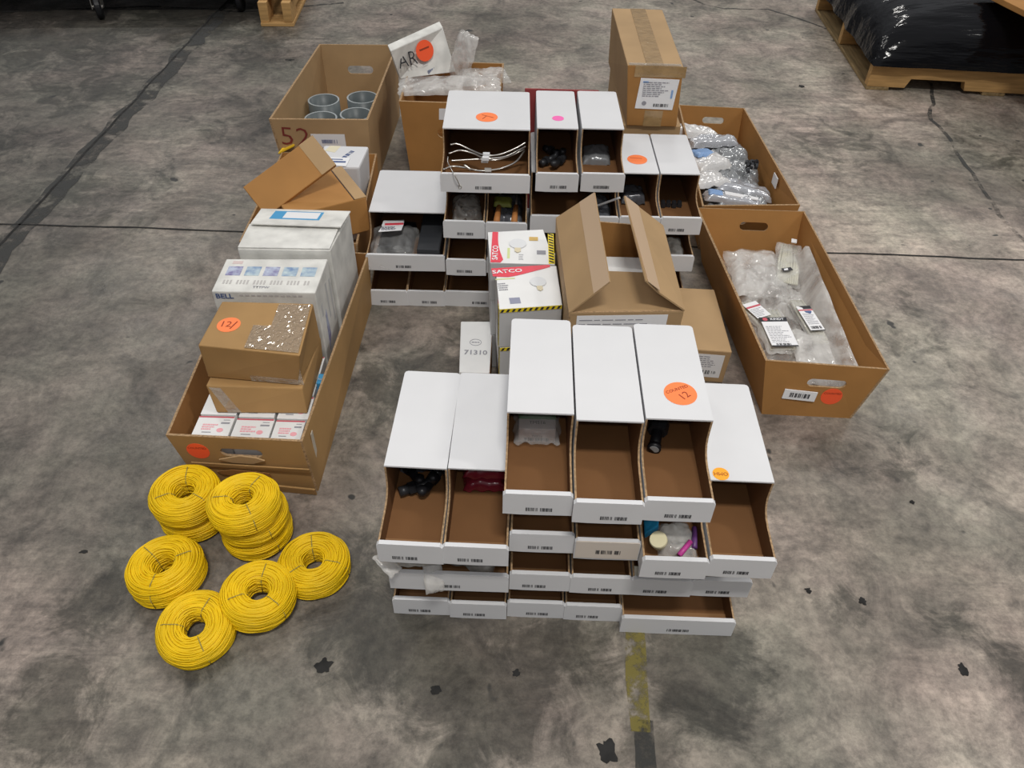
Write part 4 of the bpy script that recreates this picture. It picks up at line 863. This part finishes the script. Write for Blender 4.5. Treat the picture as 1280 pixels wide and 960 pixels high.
B = [at(260, 471.5, .19), at(373.5, 481, .19), V(-.402, 1.225, .19), V(-.590, 1.225, .19)]; T = [at(247.4, 431.5, .28), at(375, 444.5, .28), at(391.5, 379.5, .28), at(277.5, 376.5, .28)]
e, off = carton('taped_carton', 'tan carton covered in shiny tape with orange sticker numbered 12', B, T, [OLDK])
f = Fr(T[0], T[1]-T[0], T[3]-T[0]); W = (T[1]-T[0]).length
sq = Fr(at(286, 406, .28), f.U, f.V); s = sticker(e, 0, 0, .0225, ORANGE, None, None, fr=sq, off=off); text('handwritten_number', '12', .024, sq.mv(-.006, 0).rot(.1), STKINK, s, off=off)
rects('pen_mark', sq.mv(.01, 0).rot(-.25), [(-.0012, .0012, -.012, .012)], STKINK, s, h=.001, off=off)
m = M(off); pts = []
nx_, ny_ = 26, 24; g = []
for j in range(ny_+1):
    for i in range(nx_+1):
        u = W*.46+(W*.52)*i/nx_; v = .004+(.135)*j/ny_; k = Vector((u*90, v*90, 2)); uu, vv = .45+.53*i/nx_, .03+.93*j/ny_; pq = (T[0]*(1-uu)+T[1]*uu)*(1-vv)+(T[3]*(1-uu)+T[2]*uu)*vv; g.append(pq+V(0, 0, .0012+.0016*abs(noise.noise(k))+.0010*abs(noise.noise(k*2.3))))
m.add(g, [(j*(nx_+1)+i, j*(nx_+1)+i+1, (j+1)*(nx_+1)+i+1, (j+1)*(nx_+1)+i) for j in range(ny_) for i in range(nx_) if not (i < 9 and j > 11)]); part('crinkled_tape', m, FOIL, e)
fr_ = Fr(B[0], B[1]-B[0], T[0]-B[0]); rects('tape_strip', fr_, [(W*.45, W*.98, .002, .05)], CTAPE, e, off=off, h=.001)
# Bell box
z_ = .285; T = [at(264, 364, z_), at(394, 366, z_), at(409.5, 323.5, z_), at(283, 323.5, z_)]; B = [V(p.x, p.y, .006) for p in T]
for p in T[:2]+B[:2]: p.y = max(p.y, 1.238)
e, off = carton('product_box', 'white printed box with a row of five photo pictures and the word BELL', B, T, [DIRTYW], cat='box')
f = Fr(T[0], T[1]-T[0], T[3]-T[0]); W = (T[1]-T[0]).length; D = (T[3]-T[0]).length
for i in range(5):
    u0 = W*(.06+.185*i); rects('photo_print', f, [(u0, u0+W*.145, D*.48, D*.76)], [SKYQ, SKYP][i in (1, 3, 4)], e, off=off)
rects('title_print', f, [(W*(.07+.033*i), W*(.07+.033*i)+W*.018, D*.22, D*.34) for i in range(26) if i % 5 != 3], mat('faint_print', (.48, .46, .44), .5), e, off=off)
text('printed_text', 'TTTPW', .010, f.mv(W*.46, D*.13), GREYINK, e, off=off, bold=.02)
rects('corner_emblem', f, [(W*.08, W*.18, D*.84, D*.93)], mat('faint_pink', (.62, .50, .48), .5), e, off=off)
ff = Fr(B[0], B[1]-B[0], V(0, 0, 1)); text('brand_text', 'BELL', .016, ff.mv(.024, .267), BLUEINK, e, off=off, sx=1.1, bold=.03)
rects('printed_text', ff, [(.055+.012*i, .063+.012*i, .268, .272) for i in range(11)], mat('faint_print_b', (.50, .48, .47), .5), e, off=off)
fs = Fr(B[1], B[2]-B[1], V(0, 0, 1)); poly('purple_print', fs, [(.03, .10), (.055, .13), (.05, .20), (.04, .19)], SKYQ, e, off=off); rects('side_print', fs, [(.02, .03, .20, .23), (.07, .08, .16, .25), (.10, .11, .13, .24)], GREYW, e, off=off)
# white carton with gaping lid
z_ = .30; T = [at(296.6, 311, z_), at(412.6, 313, z_), V(-.388, 1.565, z_-.012), V(-.592, 1.567, z_-.012)]; B = [V(p.x, p.y, .006) for p in T]
e, off = carton('product_box', 'large scuffed white box with blue-framed label on its lid flap', B, T, [DIRTYW], cat='box')
a, b_ = at(312, 280, z_+.002), at(424, 283.5, z_+.002)
m = M(off); m.slab([T[0]+V(.001, .002, .0035), T[1]+V(-.001, .002, .0035), b_+V(0, 0, .001), a+V(0, 0, .001)], .003); part('front_flap', m, DIRTYW, e, bevel=.001)
q = [at(313, 279, z_+.012), at(426, 283, z_+.012), V(-.386, 1.568, z_-.006), V(-.594, 1.568, z_-.006)]
m = M(off); m.slab(q, .0035); rf = part('rear_flap', m, DIRTYW, e, bevel=.001); f = Fr(q[0], q[1]-q[0], q[3]-q[0]); W = (q[1]-q[0]).length; D = (q[3]-q[0]).length
lb = rects('blue_frame', f, [(W*.16, W*.72, D*.33, D*.86)], CYANP, rf, off=off); rects('label_field', f, [(W*.30, W*.69, D*.40, D*.80)], PAPER, lb, h=.001, off=off)
# bits between boxes and right wall
bag('plastic_bag', F(-.408, 1.19, .10, 1.45, .1, .9), .05, .02, .006, CLEAR, 'clear bag with blue piece wedged at the right wall of the left carton', 'bag', seed=111)
m = M(); m.box(-.405, -.392, 1.15, 1.18, .10, .135); tag(part('blue_piece', m, CYANP, None, bevel=.002), 'small blue piece wedged at the right wall of the left carton', 'piece')

# second left carton: tilted tan box, white box
A_, C_, D_ = at(303.4, 233.8, .28), at(390.6, 169, .37), at(420, 205.7, .32); F_ = A_+D_-C_
nn = (D_-C_).cross(A_-C_).normalized(); nn = nn if nn.z > 0 else -nn
e = empty('tilted_carton', (A_+D_)/2-nn*.09, 'open tan carton lying tilted across the carton behind the white boxes', 'carton'); off = e.location.copy()
m = M(off); t = .012; m.slab([A_, F_, D_, C_], t, n=nn); lid = part('lid', m, KRAFT, e, bevel=.002)
a2, f2 = A_.lerp(C_, .80), F_.lerp(D_, .80); m = M(off); m.slab([a2+nn*.001, f2+nn*.001, D_+nn*.001, C_+nn*.001], .001, n=nn); part('lid_edge_strip', m, KRAFTL, lid)
q = [at(361, 263, .25), at(447, 264, .25), at(457.5, 245, .25), at(427, 208, .25)]
tp = [at(352, 268, .25), at(450, 262, .25), at(427, 213, .25)]
P1, P2, P3 = at(427, 208, .25), at(458, 246, .25), at(447, 263, .25)
ex = (P2-P1); ey = V(-ex.y, ex.x, 0).normalized()*-.20
if (P1+ey).x > P1.x: ey = -ey
tq = [P2, P1, P1+ey, P2+ey]
tq = [tq[3], tq[0], tq[1], tq[2]]
bq = [V(p.x, p.y, .02) for p in tq]
m = M(off); m.hexa([V(p.x, p.y, .153) for p in tq], tq); part('body', m, KRAFT, e, bevel=.003)
m = M(off); exn = ex.normalized(); eyn = ey.normalized(); u_ = V(0, 0, .001)
m.slab([P1+u_, P2+u_, P2+eyn*.030+u_, P1+eyn*.030+u_], .0008, n=V(0, 0, 1)); part('edge_strip', m, KRAFTL, e)
m = M(off); m.slab([P1+u_+eyn*.031, P2+u_+eyn*.031, P2+eyn*.033+u_, P1+eyn*.033+u_], .0008, n=V(0, 0, 1)); part('seam_gap', m, INK, e)
zt_ = .25; T = [at(440, 206, zt_), at(452, 202, zt_), at(463.5, 182, zt_), at(404, 177, zt_)]
T = [V(-.535, 1.885, .24), V(-.425, 1.885, .24), V(-.418, 2.01, .24), V(-.545, 2.01, .24)]; B = [V(-.53, 1.89, .006), V(-.435, 1.89, .006), V(-.432, 2.0, .006), V(-.54, 2.0, .006)]
e, off = carton('white_box', 'white box with blue barcode label standing at the rear left', B, T, [WHITE], cat='box', bevel=.006)
f = Fr(T[0], T[1]-T[0], T[3]-T[0]); rects('barcode', f.mv(.07, .075).rot(1.15), bars(-.026, .026, -.006, .006, 18, 5), BLUEINK, e, off=off); lb = poly('label', f, [(.012, .004), (.075, .001), (.078, .05), (.015, .05)], PAPER, e, h=.0015, off=off); rects('printed_text', f, [(.02, .07, .02, .028), (.02, .06, .036, .04)], BLUEINK, lb, h=.0022, off=off)
poly('tape_patch', f, [(.0, .09), (.03, .08), (.04, .12), (.01, .12)], mat('cream_tape', (.72, .66, .48), .3), e, off=off)
m = M(); q = at(365, 186, .15); m.slab([q+V(-.035, -.03, .0), q+V(.01, -.02, .02), q+V(.02, .03, .025), q+V(-.01, .02, .02)], .004); tag(part('yellow_card', m, mat('yellow_card', (.85, .55, .03), .5)), 'yellow card corner poking up below the number 52', 'card')

# ------------------------------------------------------------------ wire coils
def coil_mesh(seed, ro=.0625, ri=.020, h=.047):
    r = random.Random(seed+9); m = M(); wr = .0016
    # cross-section perimeter: rounded rectangle
    cr = .017; per = []
    def arc(cx, cz, a0, a1, rad, n):
        for i in range(n): a = a0+(a1-a0)*i/n; per.append((cx+rad*math.cos(a), cz+rad*math.sin(a)))
    c2 = .010
    arc(ro-cr, cr, -math.pi/2, 0, cr, 11)
    n = int((h-2*cr)/.0025)+1
    for i in range(n): per.append((ro, cr+(h-2*cr)*i/n))
    arc(ro-cr, h-cr, 0, math.pi/2, cr, 11)
    n = int((ro-cr-ri-c2)/.0025)+1
    for i in range(n): per.append((ro-cr-(ro-cr-ri-c2)*i/n, h))
    arc(ri+c2, h-c2, math.pi/2, math.pi, c2, 5)
    n = int((h-2*c2)/.0028)+1
    for i in range(n): per.append((ri, h-c2-(h-2*c2)*i/n))
    arc(ri+c2, c2, math.pi, 1.5*math.pi, c2, 4)
    for (rad, z) in per:
        rr = rad+r.uniform(-.0007, .0007); zz = z+r.uniform(-.0005, .0005); tx, ty = r.uniform(-.02, .02), r.uniform(-.02, .02); ph = r.uniform(0, 6.28); am = r.uniform(.0003, .0012)
        pts = []
        for i in range(56):
            a = i/56*2*math.pi; q = rr+am*math.sin(2*a+ph)+.0006*math.sin(5*a+ph*2); pts.append((q*math.cos(a), q*math.sin(a), max(.0016, zz+q*(tx*math.cos(a)+ty*math.sin(a))*.6)))
        m.tube(pts, wr, 5, closed=True)
    core = []
    for (rad, z) in per[::2]:
        cx, cz = (ro+ri)/2, h/2; core.append((cx+(rad-cx)*.975, cz+(z-cz)*.975))
    b = len(m.f); m.lathe(core, 48, mi=1)
    return m.mesh('windings', [YELLOW, YELLOWC], True)
CM = [coil_mesh(k) for k in range(4)]
def tie_m(ro=.0625, ri=.020, h=.047):
    m = M(); o = .0022; c = .015
    pts = [(ri-o, 0, .008), (ri-o, 0, h-.008), (ri+.006, 0, h+o*.6), (ro-c, 0, h+o), (ro-.003, 0, h-.008), (ro+o, 0, h-.017), (ro+o, 0, .014), (ro-c, 0, .0012), (ri+.008, 0, .0012)]
    m.tube(pts, .0009, 6, closed=True); return m.mesh('tie', [TIE], True)
TM = tie_m()
def coil(x, y, z, lab, k, tilt=(0, 0), rz=0, s=1.0, sz=1.0):
    e = empty('wire_coil', (x, y, z), lab, 'wire coil', 'coils of yellow wire')
    e.rotation_euler = (tilt[0], tilt[1], rz); o = link('windings', CM[k % 4], e); o.scale = (s, s, sz)
    for a in (.3, 2.3, 4.4):
        t_ = link('tie', TM, e); t_.rotation_euler = (0, 0, a+k*.4); t_.scale = (s, s, sz)
    return e
hc = .0475
coil(-.603, .900, 0, 'yellow wire coil at the bottom of the far left pair', 0, sz=1.05)
coil(-.606, .897, .0515, 'yellow wire coil on top of the far left pair', 1, tilt=(.04, -.02), rz=1, sz=1.0)
coil(-.474, .864, 0, 'yellow wire coil at the bottom of the tallest stack', 2, rz=.4, sz=.95)
coil(-.473, .862, .0465, 'yellow wire coil in the middle of the tallest stack', 3, rz=2, sz=.9)
coil(-.476, .852, .0905, 'yellow wire coil on top of the tallest stack', 0, tilt=(.05, .03), rz=3, sz=.95)
coil(-.606, .762, .001, 'thick yellow wire coil at the far left with dark round hole', 1, tilt=(.05, .05), rz=4, s=1.04, sz=1.22)
coil(-.350, .787, 0, 'yellow wire coil lying nearest the white bins', 2, rz=5, tilt=(0, .02))
coil(-.432, .712, .014, 'yellow wire coil leaning between its neighbours at centre front', 3, tilt=(.10, -.06), rz=2.2)
coil(-.522, .657, .004, 'yellow wire coil nearest the camera, tipped to the front', 0, tilt=(.16, -.12), rz=.9)

# ------------------------------------------------------------------ pallets and cart
e = empty('pallet', (1.407, 3.126, 0), 'wooden pallet at the top right carrying a black wrapped load', 'pallet', None, R(-3.6))
def stringer(y):
    pr = [(0, .014), (.15, .014), (.165, .050), (.375, .050), (.385, .014), (.83, .014), (.84, .050), (1.05, .050), (1.07, .014), (1.22, .014), (1.22, .104), (0, .104)]
    m = M(); m.slab([(x, y, z) for x, z in pr], .038, n=V(0, -1, 0)); return m
for y in (0, .48, .96): part('stringer', stringer(y), WOOD, e, bevel=.002)
for k, x in enumerate([0, .46, .88, 1.13]):
    m = M(); m.box(x, x+.09, 0, 1.0, 0, .0135); part('bottom_board', m, WOODD, e, bevel=.002)
for k, x in enumerate([0, .125, .25, .375, .5, .625, .75, .875, 1.0, 1.125]):
    m = M(); m.box(x, x+.09, 0, 1.0, .1045, .118); part('top_board', m, WOOD, e, bevel=.002)
# wrapped load
e2 = empty('wrapped_load', (1.407, 3.126, .1185), 'low load wrapped in glossy black film on the pallet', 'wrapped load', None, R(-3.6))
nx_, ny_ = 70, 56; g = []
for j in range(ny_+1):
    for i in range(nx_+1):
        u, v = -1+2*i/nx_, -1+2*j/ny_
        ex_ = (max(0, 1-abs(u)**6))**.5*(max(0, 1-abs(v)**6))**.5
        x = .600+.615*u; y = .470+.505*v; n_ = noise.noise(Vector((x*2.2, y*12, 1)))+.5*noise.noise(Vector((x*6+y*5, y*22, 4)))
        sx_ = min(1, (1-abs(u))*5); z = .19*ex_+.018*n_*ex_+.05*max(0, .4-abs(u+.25))*ex_-.012
        # edges droop over the boards
        g.append((x+.012*noise.noise(Vector((y*9, 1, 2)))*(1-sx_), y+.015*noise.noise(Vector((x*7, 5, 2)))*(1-ex_), max(-.012, z)))
m = M(); m.add(g, [(j*(nx_+1)+i, j*(nx_+1)+i+1, (j+1)*(nx_+1)+i+1, (j+1)*(nx_+1)+i) for j in range(ny_) for i in range(nx_)])
m.box(.05, 1.19, .05, .95, 0.0, .03); part('black_film', m, FILM, e2, smooth=True)
q0, q1 = at(1232, -3, .33), at(1283, 23, .33)
d_ = (q1-q0).normalized(); nr = V(-d_.y, d_.x, 0)
if nr.y < 0: nr = -nr
m = M(); qa, qb = q0-d_*.10, q1+d_*.5
m.hexa([qa, qb, qb+nr*.45, qa+nr*.45], [p+V(0, 0, .02) for p in (qa, qb, qb+nr*.45, qa+nr*.45)]); o = part('cardboard_sheet', m, KRAFT, None, bevel=.002); tag(o, 'thick cardboard sheet lying on the black wrapped load', 'cardboard')
# pallet end, top left
e = empty('pallet', (-1.20, 3.70, 0), 'end of a small wooden pallet at the top edge, left of the cartons', 'pallet', None, R(4))
m = M(); m.box(0, .15, -.03, .62, 0, .015); part('bottom_board', m, WOOD, e, bevel=.002)
for x in (.0, .105):
    m = M(); pr = [(-.02, .0155), (.10, .0155), (.11, .05), (.32, .05), (.33, .0155), (.6, .0155), (.6, .10), (-.02, .10)]; m.slab([(x+.04, y, z) for y, z in pr], .04, n=V(1, 0, 0)); part('stringer', m, WOOD, e, bevel=.002)
m = M(); m.box(-.01, .16, .02, .11, .1005, .115); part('top_board', m, WOOD, e, bevel=.002)
# cart with caster
e = empty('utility_cart', (-1.95, 3.72, 0), 'dark cart at the top left, only a black caster wheel in view', 'cart', None, .1)
m = M(); m.lathe([(.012, -.014), (.046, -.014), (.052, -.009), (.052, .009), (.046, .014), (.012, .014)], 32, fr=Matrix.Translation((0, 0, .052)) @ Matrix.Rotation(R(18), 4, 'Z') @ Matrix.Rotation(R(90), 4, 'Y')); part('caster_wheel', m, BLACK, e, smooth=False)
m = M()
for s_ in (-1, 1): m.slab([V(s_*.020, -.018, .045), V(s_*.020, .018, .045), V(s_*.020, .05, .125), V(s_*.020, -.01, .125)], .003)
m.tube([(-.024, 0, .052), (.024, 0, .052)], .007, 10); m.box(-.03, .03, -.015, .055, .124, .130); part('caster_fork', m, STEEL, e)
m = M(); m.box(-.9, .85, .0, .9, .1305, .17); part('platform', m, DARK, e, bevel=.004)
m = M(); m.lathe([(.012, -.014), (.046, -.014), (.052, -.009), (.052, .009), (.046, .014), (.012, .014)], 32, fr=Matrix.Translation((.62, .10, .052)) @ Matrix.Rotation(R(90), 4, 'Y')); part('caster_wheel', m, BLACK, e)
